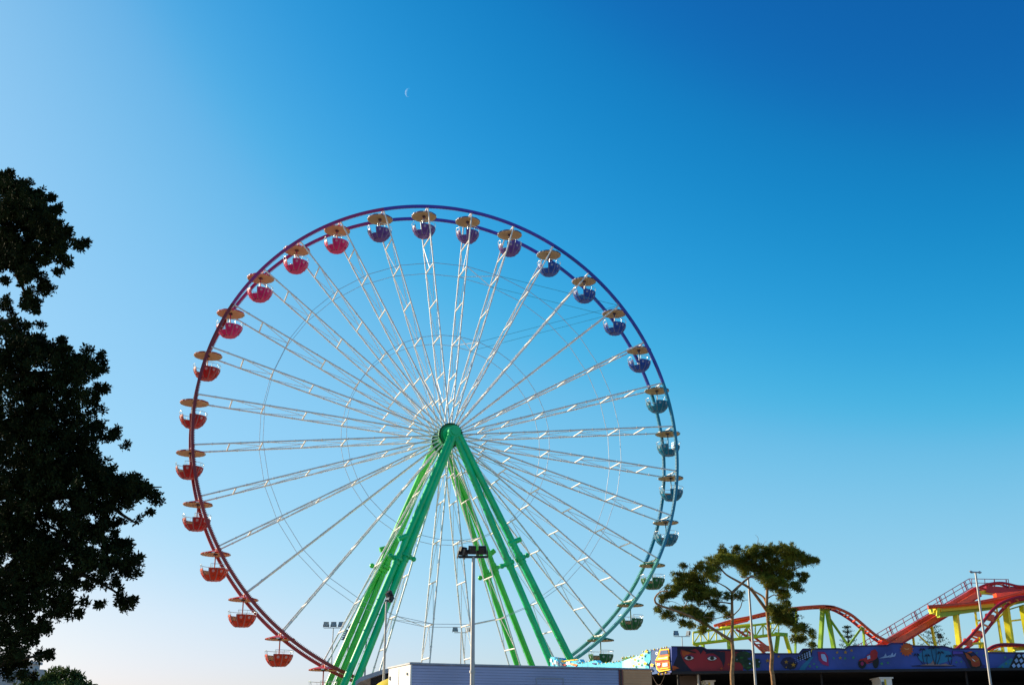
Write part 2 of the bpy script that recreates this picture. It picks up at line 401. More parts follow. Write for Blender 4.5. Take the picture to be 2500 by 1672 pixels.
pcs.append(leg((1058, 1090), (808, 1653), -NO, -NB, "green_steel_lit", 1400, -1))
pcs.append(leg((1088, 1085), (1298.5, 1621.6), -NO, -NB, "green_steel_lit", 1392, 1))
pcs.append(leg((1082, 1088), (1262.7, 1621.6), -NO, -NB, "green_steel_lit", 1408, -1))
for k in range(0, 8, 2):
    a, c = pcs[k], pcs[k + 1]; u = (a - c).normalized(); up = Vector((0, 0, 1.5))
    b = MB(); b.tube([a + up, c + up], 0.21, "green_steel" if k < 4 else "green_steel_lit", 14); b.build("tie_tube", wheel)
for s in (-1, 1):  # yoke on the axle end
    c = WC + NV * (s * (HW + 1.05)); b = MB()
    b.disc(c, NV, 0.50, 0.5, "green_steel", 28); b.disc(c - NV * 0.0 + NV * s * 0.29, NV, 0.30, 0.1, "green_steel", 24)
    b.prism([c + U * x + ZV * z - NV * 0.16 for x, z in ((-0.40, 0.1), (0.40, 0.1), (0.95, -1.7), (0.55, -1.75), (0.08, -0.75), (-0.1, -0.75), (-0.62, -1.75), (-0.98, -1.7))], NV * 0.32, "green_steel")
    b.build("yoke", wheel)

# ------------------------------------------------------------------ gondolas
def lathe_ring(r, z, n, off=0.0): return [Vector((r * math.cos(2 * math.pi * k / n + off), r * math.sin(2 * math.pi * k / n + off), z)) for k in range(n)]
OPEN_AZ = math.atan2(-0.975, -0.22) - math.radians(10)
def gondola():
    t = thing("gondola", (0, 0, 0), "gondola", "gondola", "gondolas hanging from the ferris wheel")
    # canopy
    b = MB(); n = 48; sc = lambda k: 1.05 + 0.035 * abs(math.sin(math.pi * 12 * k / n))
    rim = [Vector((sc(k) * math.cos(2 * math.pi * k / n), sc(k) * math.sin(2 * math.pi * k / n), 0)) for k in range(n)]
    top = [v + Vector((0, 0, -0.33)) for v in rim]; mid = [v * 0.55 + Vector((0, 0, -0.19)) for v in rim]; lowr = [v * 0.985 + Vector((0, 0, -0.42)) for v in rim]
    cap = [v * 0.12 + Vector((0, 0, -0.09)) for v in rim]
    und = [v * 0.10 + Vector((0, 0, -0.33)) for v in rim]
    def band(A, B, m, sm=False):
        b.add(A + B, [(k, (k + 1) % n, n + (k + 1) % n, n + k) for k in range(n)], m, sm)
    band(top, mid, "g_purple"); band(mid, cap, "g_purple"); b.add(cap, [tuple(range(n))], "g_purple")
    for k in range(n): b.add([lowr[k], lowr[(k + 1) % n], top[(k + 1) % n], top[k]], [(0, 1, 2, 3)], "trim_white" if (k // 2) % 6 == 0 else "g_purple")
    band([v - Vector((0, 0, 0.0)) for v in und], [v * 1 for v in lowr], "canopy_under", True); b.add(und, [tuple(range(n))[::-1]], "canopy_under")
    for k in range(24):
        a = 2 * math.pi * k / 24; b.ball((1.06 * math.cos(a), 1.06 * math.sin(a), -0.39), 0.042, "trim_white" if k % 4 == 0 else "trim_dark", 6, 4)
    b.build("canopy", t)
    # pole + hanger
    b = MB(); b.tube([(0, 0, -0.1), (0, 0, -1.95)], 0.045, "p_purple", 8); b.tube([(0, 0, -0.36), (0, 0, -0.44)], 0.16, "trim_dark", 10); b.build("pole", t)
    b = MB(); b.beam((0, 0, 0.02), (0, 0, -0.14), 0.12, 0.3, "gl_purple", (0, 1, 0)); 
    for s_ in (-1, 1):
        nv = Vector((NV.x, NV.y, 0)) * s_; b.tube([nv * .95 + Vector((0, 0, -.34)), nv * .5 + Vector((0, 0, -.06)), Vector((0, 0, -.02))], 0.03, "gd_purple", 6)
    b.build("hanger", t)
    # tub
    b = MB(); n = 20; off = OPEN_AZ - math.pi / 10
    Z = [-1.47, -1.60, -1.77, -1.94, -2.12, -2.29]; R = [1.0, 0.985, 0.925, 0.83, 0.69, 0.50]
    O = [lathe_ring(r, z, n, off) for r, z in zip(R, Z)]; I = [lathe_ring(r - 0.05, z + (0 if j < 5 else 0.05), n, off) for j, (r, z) in enumerate(zip(R, Z))]
    gap = lambda k, j: k in (0, 1) and j < 3
    for j in range(5):
        for k in range(n):
            if gap(k, j): continue
            q = (k + 1) % n
            b.add([O[j][k], O[j][q], O[j + 1][q], O[j + 1][k]], [(3, 2, 1, 0)], "g_purple")
            b.add([I[j][k], I[j][q], I[j + 1][q], I[j + 1][k]], [(0, 1, 2, 3)], "gl_purple")
    b.add(O[5], [tuple(range(n))[::-1]], "g_purple"); b.add(I[5], [tuple(range(n))], "gl_purple")
    for k in range(n):
        q = (k + 1) % n; j = 3 if k in (0, 1) else 0
        b.add([O[j][k], O[j][q], I[j][q], I[j][k]], [(0, 1, 2, 3)], "gl_purple")
    for j in range(3):
        for k in (0, 2): b.add([O[j][k], I[j][k], I[j + 1][k], O[j + 1][k]], [(0, 1, 2, 3)], "gl_purple")
    for k in range(0, n, 2):  # raised ribs between panels
        for j in range(5):
            if j < 3 and k in (): continue
            a, c = O[j][k], O[j + 1][k]; e = Vector((a.x, a.y, 0)).normalized()
            b.beam(a + e * 0.008, c + e * 0.008, 0.075, 0.03, "gl_purple", e)
    for k in range(10):  # painted dots
        if k == 0: js = ()
        else: js = (1, )
        for j in js:
            p = (O[j][2 * k] + O[j][(2 * k + 2) % n] + O[j + 1][2 * k] + O[j + 1][(2 * k + 2) % n]) / 4; q = O[j][2 * k + 1] * 0.5 + O[j + 1][2 * k + 1] * 0.5
            e = Vector((q.x, q.y, 0)).normalized(); nn = (e + Vector((0, 0, -0.35))).normalized()
            b.disc(q + nn * 0.0, nn, 0.105, 0.02, "gd_purple", 12); b.disc(q - Vector((0, 0, 0.33)) - e * 0.15, (e + Vector((0, 0, -0.7))).normalized(), 0.085, 0.02, "p_purple", 12)
    for a in range(4):
        an = OPEN_AZ + math.radians(-40 + a * 27); b.beam((0.46 * math.cos(an), 0.46 * math.sin(an), -2.27), (0.40 * math.cos(an), 0.40 * math.sin(an), -2.32), 0.1, 0.05, "trim_dark")
    tub = b.build("tub", t)
    b = MB(); n2 = 18
    arc = [OPEN_AZ + math.radians(35 + 290 * k / n2) for k in range(n2 + 1)]
    def pt(r, a, z): return Vector((r * math.cos(a), r * math.sin(a), z))
    for a, c in zip(arc[:-1], arc[1:]):
        b.add([pt(0.80, a, -1.55), pt(0.80, c, -1.55), pt(0.72, c, -1.86), pt(0.72, a, -1.86)], [(0, 1, 2, 3)], "seat")
        b.add([pt(0.72, a, -1.86), pt(0.72, c, -1.86), pt(0.40, c, -1.88), pt(0.40, a, -1.88)], [(0, 1, 2, 3)], "seat")
        b.add([pt(0.40, a, -1.88), pt(0.40, c, -1.88), pt(0.42, c, -2.2), pt(0.42, a, -2.2)], [(0, 1, 2, 3)], "seat")
    b.build("seat", tub)
    # railing
    b = MB(); arc = [OPEN_AZ + math.radians(24 + 312 * k / 26) for k in range(27)]
    b.tube([pt(1.03, a, -1.19) for a in arc], 0.020, "chrome", 6)
    for k in range(0, 27, 3): b.tube([pt(0.97, arc[k], -1.5), pt(1.03, arc[k], -1.19)], 0.016, "chrome", 5)
    for a in (arc[0], arc[-1]): b.tube([pt(0.97, a, -1.5), pt(1.03, a, -1.19)], 0.018, "chrome", 5)
    b.tube([pt(0.55, OPEN_AZ + 0.35, -1.9), pt(0.55, OPEN_AZ + 0.35, -1.22), pt(0.55, OPEN_AZ + 0.75, -1.22), pt(0.55, OPEN_AZ + 0.75, -1.9)], 0.018, "chrome", 5)
    b.build("railing", t)
    return t
GL = {
 0: "purple gondola at the very top of the wheel", -1: "purple gondola left of the topmost one, next to the first pink gondola",
 1: "purple gondola first to the right of the topmost one", 2: "purple gondola beside the first blue gondola, its tub behind a white spoke",
 3: "blue gondola highest of the blue ones, next to the last purple gondola", 4: "blue gondola second from the top of the blue ones",
 5: "blue gondola where the thin teal stay cables meet the rim", 6: "blue gondola lowest of the blue ones, above the first teal gondola",
 7: "teal gondola highest of the teal ones on the right rim", 8: "teal gondola level with the green hub on the right rim",
 9: "teal gondola furthest to the right on the wheel", 10: "teal gondola lowest of the teal ones, above the green gondolas",
 11: "dark green gondola highest of the green ones, nearest the pine branches", 12: "dark green gondola hanging between the other two green ones",
 13: "dark green gondola lowest on the right, just above the painted blue sign",
 -2: "pink gondola highest of the pink ones, beside the purple gondolas", -3: "pink gondola second from the top of the pink ones",
 -4: "pink gondola third down the upper left rim", -5: "pink gondola lowest of the pink ones, above the first red gondola",
 -6: "red gondola highest of the red ones, below the pink gondolas", -7: "red gondola second from the top of the red ones, slightly above the hub's height",
 -8: "red gondola furthest to the left on the wheel", -9: "red gondola lowest of the dark red ones on the left rim",
 -10: "orange red gondola highest of the orange ones, under the dark red gondolas", -11: "orange red gondola second down the lower left rim",
 -12: "orange red gondola lowest one seen whole, clear of the green legs", -13: "orange red gondola at the bottom edge beside the green legs"}
proto = gondola(); first = True
for i, lab in GL.items():
    o = proto if first else copy_tree(proto); first = False
    o.location = wp(i, WR, 0); o["label"] = lab; c = gcol(i)
    o.rotation_euler.z = math.radians({8: 32, 10: 6}.get(i, random.uniform(-7, 7)))
    for ch in list(o.children) + [g for h in o.children for g in h.children]:
        if ch.type != "MESH": continue
        for sl_ in ch.material_slots:
            nm = sl_.material.name
            for pre, key in (("paint_pale_", "gl_"), ("paint_dot_", "gd_"), ("paint_", "g_"), ("pole_", "p_")):
                if nm.startswith(pre) and nm != "pole_grey": sl_.link = "OBJECT"; sl_.material = M[key + c]; break

# ------------------------------------------------------------------ floodlight posts
def lamp_head(b_parent, c, w, h, yaw, tilt, black=True):
    c = Vector(c); R = Matrix.Rotation(yaw, 3, "Z") @ Matrix.Rotation(tilt, 3, "X")
    tr = lambda x, y, z: c + R @ Vector((x, y, z))
    b = MB(); b.prism([tr(-w / 2, 0, 0), tr(w / 2, 0, 0), tr(w / 2 * 0.95, 0, h), tr(-w / 2 * 0.95, 0, h)], R @ Vector((0, 0.10, 0)), "lamp_black")
    b.prism([tr(-w * .32, .1, h * .15), tr(w * .32, .1, h * .15), tr(w * .3, .1, h * .85), tr(-w * .3, .1, h * .85)], R @ Vector((0, 0.12, 0)), "lamp_black")
    b.beam(tr(-w / 2 - .02, .05, h * .5), tr(-w / 2 - .02, .05, -0.1), 0.03, 0.04, "lamp_black"); b.beam(tr(w / 2 + .02, .05, h * .5), tr(w / 2 + .02, .05, -0.1), 0.03, 0.04, "lamp_black")
    o = b.build("floodlight", b_parent)
    g_ = MB(); g_.prism([tr(-w * .43, -.004, h * .08), tr(w * .43, -.004, h * .08), tr(w * .41, -.004, h * .92), tr(-w * .41, -.004, h * .92)], R @ Vector((0, -0.012, 0)), "lamp_glass"); g_.build("lens", o)
    return o
def flood_post(top, Y, r, heads, bar, label, foot=None, size=(0.5, 0.5), grp="floodlight posts around the fairground"):
    p = at(*top, Y); t = thing("floodlight_post", (p.x, p.y, 0), label, "lamp post", grp)
    b = MB(); b.tube([(p.x, p.y, 0), (p.x, p.y, p.z * .55), (p.x, p.y, p.z)], [r * 1.25, r * 1.0, r * 0.75], "pole_grey", 12)
    b.tube([(p.x, p.y, 0), (p.x, p.y, 0.06)], r * 2.2, "pole_grey", 12); b.tube([(p.x, p.y, p.z * .52), (p.x, p.y, p.z * .53)], r * 1.35, "pole_grey", 12); b.build("pole", t)
    if bar:
        b = MB(); b.beam((p.x - bar[0], p.y, p.z), (p.x + bar[1], p.y, p.z), 0.07, 0.06, "pole_grey" if Y > 60 else "lamp_black"); b.build("crossbar", t)
    for dx, dz, yaw, tilt in heads: lamp_head(t, (p.x + dx, p.y, p.z + dz), size[0], size[1], yaw, tilt)
    return t
flood_post((1156, 1359), 32, 0.062, [(-0.37, .06, -2.35, -.35), (-0.045, .08, math.pi + .1, -.25), (0.265, .08, math.pi - .12, -.3)], (0.42, 0.38),
           "grey post with three big black floodlights standing before the trailer", size=(0.225, 0.235))
flood_post((943.5, 1466), 46, 0.05, [(0.02, .02, -.8, -.5), (0.22, .18, 2.2, -.5)], (0.05, 0.25), "single post with a small black lamp cluster before the green legs", size=(0.26, 0.26))
flood_post((813.8, 1532), 110, 0.06, [(-0.68, .12, .25, -.2), (0, .12, 0, -.2), (0.68, .12, -.25, -.2)], (0.9, 0.9), "distant post with three floodlights in a row left of the green legs", size=(0.5, 0.46))
flood_post((1125.5, 1543.5), 110, 0.06, [(-0.55, .12, .1, -.2), (0.62, .12, -.8, -.3)], (0.65, 0.65), "distant post with two floodlights seen between the white spokes", size=(0.46, 0.42))
flood_post((1665, 1553), 105, 0.05, [(-0.5, .12, .1, -.2), (0.5, .12, -.9, -.3)], (0.7, 0.7), "distant post with two floodlights behind the painted eyes sign", size=(0.42, 0.4))
flood_post((2292.5, 1557), 100, 0.04, [(0.12, .05, 2.4, -.4)], (0.1, 0.25), "small dark floodlight on a post beside the right norfolk pine", size=(0.36, 0.36))
def street_lamp(top, Y, label):
    p = at(*top, Y); t = thing("street_lamp", (p.x, p.y, 0), label, "lamp post", "slim grey street lamps in front of the pavilion")
    b = MB(); b.tube([(p.x, p.y, 0), (p.x, p.y, p.z * .5), (p.x, p.y, p.z)], [0.056, 0.05, 0.038], "pole_grey", 12)
    b.tube([(p.x, p.y, 0), (p.x, p.y, 0.05)], 0.18, "pole_grey", 12); b.build("pole", t)
    b = MB(); b.tube([(p.x - .26, p.y - .25, p.z - .03), (p.x + .28, p.y + .3, p.z + .03)], 0.03, "pole_grey", 8); b.build("crossarm", t)
    for s in (-1, 1):
        b = MB(); q = Vector((p.x + s * .27, p.y + s * .27, p.z + s * .03)); u = Vector((s * .7, s * .7, .08)).normalized()
        b.tube([q - u * .12, q, q + u * .16], [0.03, 0.055, 0.025], "pole_grey", 8); b.build("lamp_head", t)
street_lamp((2381.5, 1396), 46, "tall slim street lamp with a T head before the roller coaster")
street_lamp((1826.5, 1408), 46, "slim grey lamp pole rising between the two pine trunks into their crowns")

# ------------------------------------------------------------------ trailer
c0 = at(1001.5, 1616.6, 36.0); TH = c0.z
cl = at_z(942, 1625.5, TH); cr_ = at_z(1590, 1631, TH)
fx = Vector((cr_.x - c0.x, cr_.y - c0.y, 0)); TL = fx.length; fx.normalize(); fy = Vector((-fx.y, fx.x, 0)); TWd = 2.3
tr = thing("box_trailer", (c0.x, c0.y, 0), "long white box trailer with ribbed side and bright sunlit end", "trailer")
P = lambda a, d, z: Vector((c0.x, c0.y, 0)) + fx * a + fy * d + ZV * z
ed = Vector((cl.x - c0.x, cl.y - c0.y, 0)); ed = ed.normalized() * 2.3
def tbox(b, a0, a1, d0, d1, z0, z1, m):
    vs = [P(a0, d0, z0), P(a1, d0, z0), P(a1, d1, z0), P(a0, d1, z0), P(a0, d0, z1), P(a1, d0, z1), P(a1, d1, z1), P(a0, d1, z1)]
    b.add(vs, [(3, 2, 1, 0), (4, 5, 6, 7), (0, 1, 5, 4), (1, 2, 6, 5), (2, 3, 7, 6), (3, 0, 4, 7)], m)
XS = TL * 0.855
b = MB(); tbox(b, 0, XS, 0.001, TWd, 1.0, TH - .05, "trailer_white")
tbox(b, 0.057, XS, -0.0028, 0.0, 1.0, TH - .052, "trailer_groove_shade"); z = 1.05
while z < TH - .15: tbox(b, 0.06, XS - .01, -0.012, -0.0029, z, z + .068, "trailer_side_shade"); z += .082
tbox(b, 0.002, 0.055, -0.03, -0.003, 1.0, TH - .052, "trailer_white")
b.build("body", tr)
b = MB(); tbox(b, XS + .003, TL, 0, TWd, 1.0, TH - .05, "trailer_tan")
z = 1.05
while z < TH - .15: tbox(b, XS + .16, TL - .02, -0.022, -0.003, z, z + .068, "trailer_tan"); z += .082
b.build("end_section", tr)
b = MB(); tbox(b, -.03, TL + .03, -.05, TWd + .05, TH - .047, TH, "roof_grey"); b.build("roof", tr)
b = MB(); tbox(b, 0.1, 0.45, 0.3, 0.7, TH + .003, TH + .035, "lamp_black"); b.build("roof_vent", tr)
for a0, m in ((0.02, "stripe_red"), (.075, "stripe_black"), (.12, "stripe_red")):
    b = MB(); tbox(b, XS - .02 + a0 - .02, XS + .02 + a0 - .02, -.035, -.024, 1.0, TH - .06, m); b.build("stripe", tr)
b = MB()
for zz in (2.55, TH - .97 + .3): pass
a0, a1 = TL * .50, TL * .615
zt = TH - .36
tbox(b, a0, a1, -.034, -.0235, zt - .02, zt, "roof_grey"); tbox(b, a0, a0 + .02, -.034, -.0235, 1.6, zt - .021, "roof_grey"); tbox(b, a1 - .02, a1, -.034, -.0235, 1.6, zt - .021, "roof_grey")
b.build("hatch", tr)
b = MB(); tbox(b, TL * .235, TL * .243, -.034, -.0235, 1.0, TH - .06, "roof_grey"); b.build("seam", tr)
b = MB()
tbox(b, -.02, -.004, 1.14, 1.16, 1.1, TH - .1, "trailer_white"); tbox(b, -.05, -.004, 2.05, 2.12, TH - .42, TH - .3, "pole_grey"); tbox(b, -.05, -.004, .2, .26, TH - .36, TH - .28, "pole_grey")
b.build("end_door_frame", tr)
for a in (TL * .18, TL * .28, TL * .8):
    for d in (.12, TWd - .12):
        b = MB(); b.disc(P(a, d, .5), fy, .5, .24, "rubber", 24); wh = b.build("wheel", tr); b = MB(); b.disc(P(a, d, .5), fy, .27, .26, "pole_grey", 16); b.build("wheel_rim", wh)
b = MB(); tbox(b, .1, TL - .1, .25, TWd - .25, .78, .997, "lamp_black"); b.build("chassis", tr)

# ------------------------------------------------------------------ painted pavilion
fc = at(1640, 1641, 50.0); ZB = fc.z
fr = at_z(2500, 1631.5, ZB); PX = Vector((fr.x - fc.x, fr.y - fc.y, 0)).normalized(); PN = Vector((PX.y, -PX.x, 0))
pav = thing("funfair_pavilion", (fc.x, fc.y, 0), "low dark bumper car hall with a long blue sign painted with eyes, stars and cars", "fairground ride")
F0 = Vector((fc.x, fc.y, 0))
def fp(xy, lay=0): return on_plane(xy[0], xy[1], F0, PN) + PN * (0.012 * lay)
MR = lambda pts, f: [f(*p) for p in pts]
def star(cx, cy, r, n=5, inner=.42): return [(cx + (r if k % 2 == 0 else r * inner) * math.sin(math.pi * k / n), cy - (r if k % 2 == 0 else r * inner) * math.cos(math.pi * k / n)) for k in range(2 * n)]
def ell(cx, cy, rx, ry, n=20): return [(cx + rx * math.cos(2 * math.pi * k / n), cy + ry * math.sin(2 * math.pi * k / n)) for k in range(n)]
def blob(cx, cy, rx, ry, n=18, j=.22): return [(cx + rx * (1 + random.uniform(-j, j)) * math.cos(2 * math.pi * k / n), cy + ry * (1 + random.uniform(-j, j)) * math.sin(2 * math.pi * k / n)) for k in range(n)]
top_line = MR([(375, 1176), (695, 1180), (740, 1205), (1190, 1210), (1230, 1248), (1690, 1248), (1730, 1200), (2100, 1196)], r7) + \
           MR([(290, 1010), (340, 975), (790, 965), (820, 942), (1000, 942), (1080, 970), (1430, 977), (1540, 1005), (1890, 1003), (1930, 1047), (2345, 1050)], r8) + [(2700, 1595), (3300, 1596)]
bot_line = [(3300, 1622.6), (2500, 1631.5), (2000, 1637), (1640, 1641)]
def ypx_top(x):
    for (x0, y0), (x1, y1) in zip(top_line[:-1], top_line[1:]):
        if x0 <= x <= x1: return y0 + (y1 - y0) * (x - x0) / (x1 - x0)
    return 1590
b = MB()
# panel body as vertical strips so that the profile stays clean; the navy face section first
xs = sorted(set([p[0] for p in top_line] + [1812.0]))
for x0, x1 in zip(xs[:-1], xs[1:]):
    yb = lambda x: 1641 - (x - 1640) * 9.5 / 860
    q = [fp((x0, ypx_top(x0))), fp((x1, ypx_top(x1 - .001))), fp((x1, yb(x1))), fp((x0, yb(x0)))]
    b.prism(q, -PN * .3, "m_navy" if x0 < 1811 else "m_blue")
def paint(pts, m, lay, f): b.add([fp(f(*p), lay) for p in pts], [tuple(range(len(pts)))], "m_" + m)
# face
paint([(800, 270), (960, 290), (1090, 250), (1180, 245), (1290, 335), (1460, 310), (1700, 300), (1990, 330), (1985, 690), (1030, 700), (960, 620), (890, 540), (830, 440), (790, 340)], "face", 1, z8)
paint([(815, 290), (950, 315), (1000, 335), (900, 390), (860, 420), (825, 370)], "orange", 2, z8)
paint([(850, 280), (960, 290), (1085, 322), (1090, 345), (960, 318)], "black", 3, z8)
paint([(1060, 238), (1230, 243), (1215, 300), (1175, 365), (1150, 310)], "navy", 3, z8)
paint([(1290, 310), (1460, 312), (1640, 318), (1645, 480), (1615, 615), (1585, 520), (1530, 420), (1430, 350), (1340, 345), (1270, 360)], "navy", 3, z8)
for ex, ey in ((958, 432), (1395, 440)):
    paint([(ex - 112, ey), (ex - 60, ey - 56), (ex, ey - 66), (ex + 70, ey - 50), (ex + 108, ey - 8), (ex + 60, ey - 30), (ex, ey - 46), (ex - 55, ey - 38)], "magenta", 3, z8)
    paint([(ex - 104, ey), (ex - 55, ey - 40), (ex, ey - 48), (ex + 60, ey - 34), (ex + 100, ey), (ex + 50, ey + 40), (ex - 10, ey + 52), (ex - 65, ey + 40)], "black", 4, z8)
    paint([(ex - 92, ey + 2), (ex - 45, ey - 30), (ex, ey - 36), (ex + 55, ey - 26), (ex + 90, ey + 2), (ex + 45, ey + 32), (ex - 10, ey + 42), (ex - 60, ey + 30)], "eye", 5, z8)
    paint(ell(ex + 0, ey - 2, 40, 36), "iris", 6, z8); paint(ell(ex, ey - 2, 18, 17), "black", 7, z8)
for p in ([(630, 280), (700, 288), (640, 300)], [(635, 430), (680, 436), (640, 445)], [(635, 575), (700, 590), (770, 630), (700, 640), (640, 640)], [(640, 640), (720, 660), (640, 668)]): paint(p, "orange", 2, z8)
for sx, sy in ((480, 555), (620, 475)): paint(star(sx, sy, 36, 4, .35), "orange", 4, z6)
# green foliage creature-like tangle
for e in ((775, 375, 62, 66), (900, 300, 150, 70), (1000, 480, 125, 100), (1150, 450, 72, 95), (900, 400, 90, 60)): paint(blob(*e), "dgreen", 3, z6)
for e in ((860, 350, 40, 18), (1080, 390, 40, 18), (900, 500, 16, 24), (1000, 535, 45, 14), (960, 260, 50, 10), (1190, 520, 30, 16)): paint(blob(*e, 10), "mgreen", 4, z6)
for e in ((1020, 462, 16, 16), (1200, 428, 14, 14), (775, 385, 10, 14)): paint(ell(*e, 10), "pale", 5, z6)
# blue section
paint(blob(1770, 450, 150, 120, 22, .12), "dblue", 1, z6); paint(blob(1830, 500, 90, 70, 16, .15), "navy", 2, z6)
paint([(1950, 595), (2010, 500), (2185, 325), (2240, 330), (2130, 480), (2070, 592)], "teal", 1, z6)
for a in ((1360, 405, 46), (1570, 325, 32), (1715, 430, 44), (1850, 485, 50), (1715, 530, 22)): paint(star(*a), "star", 4, z6)
for a in ((2165, 510, 28), (2245, 465, 24), (2300, 525, 28)): paint(star(*a), "gstar", 4, z6)
paint([(2040, 215), (2210, 205), (2200, 300), (2120, 400), (2030, 370), (1960, 385), (1900, 340), (1990, 300)], "black", 2, z6)
for k in range(7):
    for q in range(3): paint(ell(1880 + 46 * k + q * 6, 350 - (k - 2) * 20 + q * 38 - 30, 5 + 2.4 * k, 6 + 2.4 * k, 8), "pale", 4, z6)
paint([(1880, 1222), (1955, 1226), (1988, 1275), (1994, 1372), (1930, 1350), (1892, 1310)], "magenta", 3, r7); paint([(1915, 1245), (1955, 1250), (1972, 1290), (1975, 1330), (1935, 1315), (1918, 1285)], "pale", 4, r7)
for a in ((205, 1040, 20), (300, 1038, 24), (370, 1018, 20), (240, 1102, 22)): paint(star(*a), "star", 3, r8)
for a in ((295, 1107, 18), (165, 1105, 15), (390, 1100, 20), (715, 1168, 22), (785, 1157, 16), (1570, 1152, 14), (1625, 1145, 13)): paint(star(*a), "gstar", 3, r8)
paint(ell(490, 1168, 46, 58), "black", 3, r8); paint(ell(646, 1148, 36, 74), "black", 3, r8)
paint([(448, 1140), (470, 1118), (540, 1100), (545, 1070), (580, 1060), (592, 1020), (640, 1003), (668, 1040), (662, 1100), (600, 1155), (548, 1172), (500, 1130)], "red", 4, r8)
paint([(545, 1085), (580, 1070), (584, 1110), (552, 1120)], "pale", 5, r8); paint([(560, 1150), (650, 1120), (652, 1130), (562, 1162)], "navy", 5, r8); paint(ell(490, 1168, 18, 24), "magenta", 5, r8)
for p in ([(685, 1108), (740, 1085), (760, 1050), (772, 1085), (812, 1068), (800, 1095), (740, 1105)], [(812, 1075), (838, 1040), (848, 1075), (880, 1040), (868, 1085), (800, 1100)]): paint(p, "pale", 3, r8)
paint([p for p in star(1000, 1006, 82, 13, .74) if True], "sun", 3, r8); paint(ell(1000, 1003, 52, 50), "orange", 4, r8); paint([(962, 985), (1000, 1000), (1032, 990), (1020, 1008), (985, 1008)], "peach", 5, r8)
paint(blob(640, 400, 330, 150, 26, .1), "teal", 1, z5); paint([(180, 580), (380, 565), (1010, 570), (1060, 590), (700, 600), (220, 595)], "dblue", 2, z5)
paint([(360, 572), (450, 548), (560, 538), (610, 470), (660, 545), (740, 560), (850, 535), (900, 560), (1000, 578)], "sand", 3, z5)
for x0, x1, y1, sc in ((420, 290, 370, 70), (440, 400, 270, 70), (500, 495, 385, 60), (640, 570, 240, 70), (650, 660, 230, 80), (680, 750, 330, 80), (930, 890, 395, 55), (945, 960, 390, 60)):
    xm = (x0 + x1) / 2 + (12 if x1 > x0 else -12); ym = (560 + y1) / 2
    paint([(x0 - 7, 560), (xm - 6, ym), (x1 - 4, y1), (x1 + 4, y1), (xm + 6, ym), (x0 + 7, 560)], "navy", 4, z5)
    for k in range(7):
        a = math.radians(200 - 220 * k / 6 + 10) if True else 0
        ex, ey = x1 + sc * math.cos(a), y1 - sc * .55 * math.sin(a) + sc * .35 * abs(math.cos(a))
        paint([(x1, y1 + 6), ((x1 + ex) / 2, (y1 + ey) / 2 - 22), (ex, ey), ((x1 + ex) / 2, (y1 + ey) / 2 - 2)], "navy", 5, z5)
paint([(970, 290), (1190, 300), (1340, 420), (1480, 540), (1600, 570), (1580, 642), (1275, 642), (1225, 520), (1150, 410), (970, 370)], "violet", 2, z5)
paint([(985, 300), (1170, 312), (1180, 350), (985, 362)], "purple", 3, z5); paint([(1180, 320), (1380, 320), (1500, 440), (1545, 560), (1500, 625), (1330, 625), (1270, 500)], "black", 3, z5)
paint([(1215, 330), (1260, 350), (1340, 420), (1350, 400), (1420, 385), (1480, 440), (1500, 520), (1495, 580), (1430, 605), (1350, 590), (1325, 490), (1250, 430)], "brown", 4, z5)
paint([(1250, 325), (1330, 300), (1360, 320), (1310, 345)], "sun", 4, z5); paint([(1300, 340), (1390, 345), (1420, 380), (1350, 400)], "dblue", 5, z5); paint([(1340, 440), (1410, 490), (1400, 502), (1370, 480)], "eye", 5, z5); paint([(1400, 500), (1480, 455), (1484, 463), (1404, 512)], "star", 5, z5)
for y in (535, 565): paint([(1350, y), (1420, y + 8), (1497, y - 12), (1497, y - 4), (1420, y + 17), (1350, y + 8)], "red", 5, z5)
paint([(1800, 640), (1900, 560), (2010, 480), (2110, 420), (2150, 480), (2060, 640)], "teal", 1, z5)
for a in ((1980, 420, 30), (2080, 470, 24), (2000, 540, 30), (1930, 605, 26), (1440, 335, 20), (1575, 385, 20), (2070, 540, 18)): paint(star(*a), "gstar", 4, z5)
paint([(2190, 350), (2345, 352), (2700, 352), (2700, 632), (2045, 640)], "black", 2, z5)
for row in range(3):
    for k in range(6):
        cx, cy = 2245 + 92 * k - 50 * row, 385 + 98 * row
        paint([(cx - 40, cy - 10), (cx + 5, cy - 48 if row else cy - 30), (cx + 40, cy + 8), (cx - 5, cy + 46)], "pale", 4, z5)
sign = b.build("sign_board", pav)
# dark cap strip along the top edge
b = MB()
for (xa, ya), (xb, yb) in zip(top_line[:-1], top_line[1:]): b.beam(fp((xa, ya)) - PN * .15 + ZV * .02, fp((xb, yb)) - PN * .15 + ZV * .02, .36, .05, "m_violet")
b.build("edge_trim", pav)
b = MB(); b.beam(fp((1641, 1641.6)) - PN * .1, fp((3300, 1623.4)) - PN * .1, .5, .10, "pav_dark"); b.build("lower_fascia", pav)
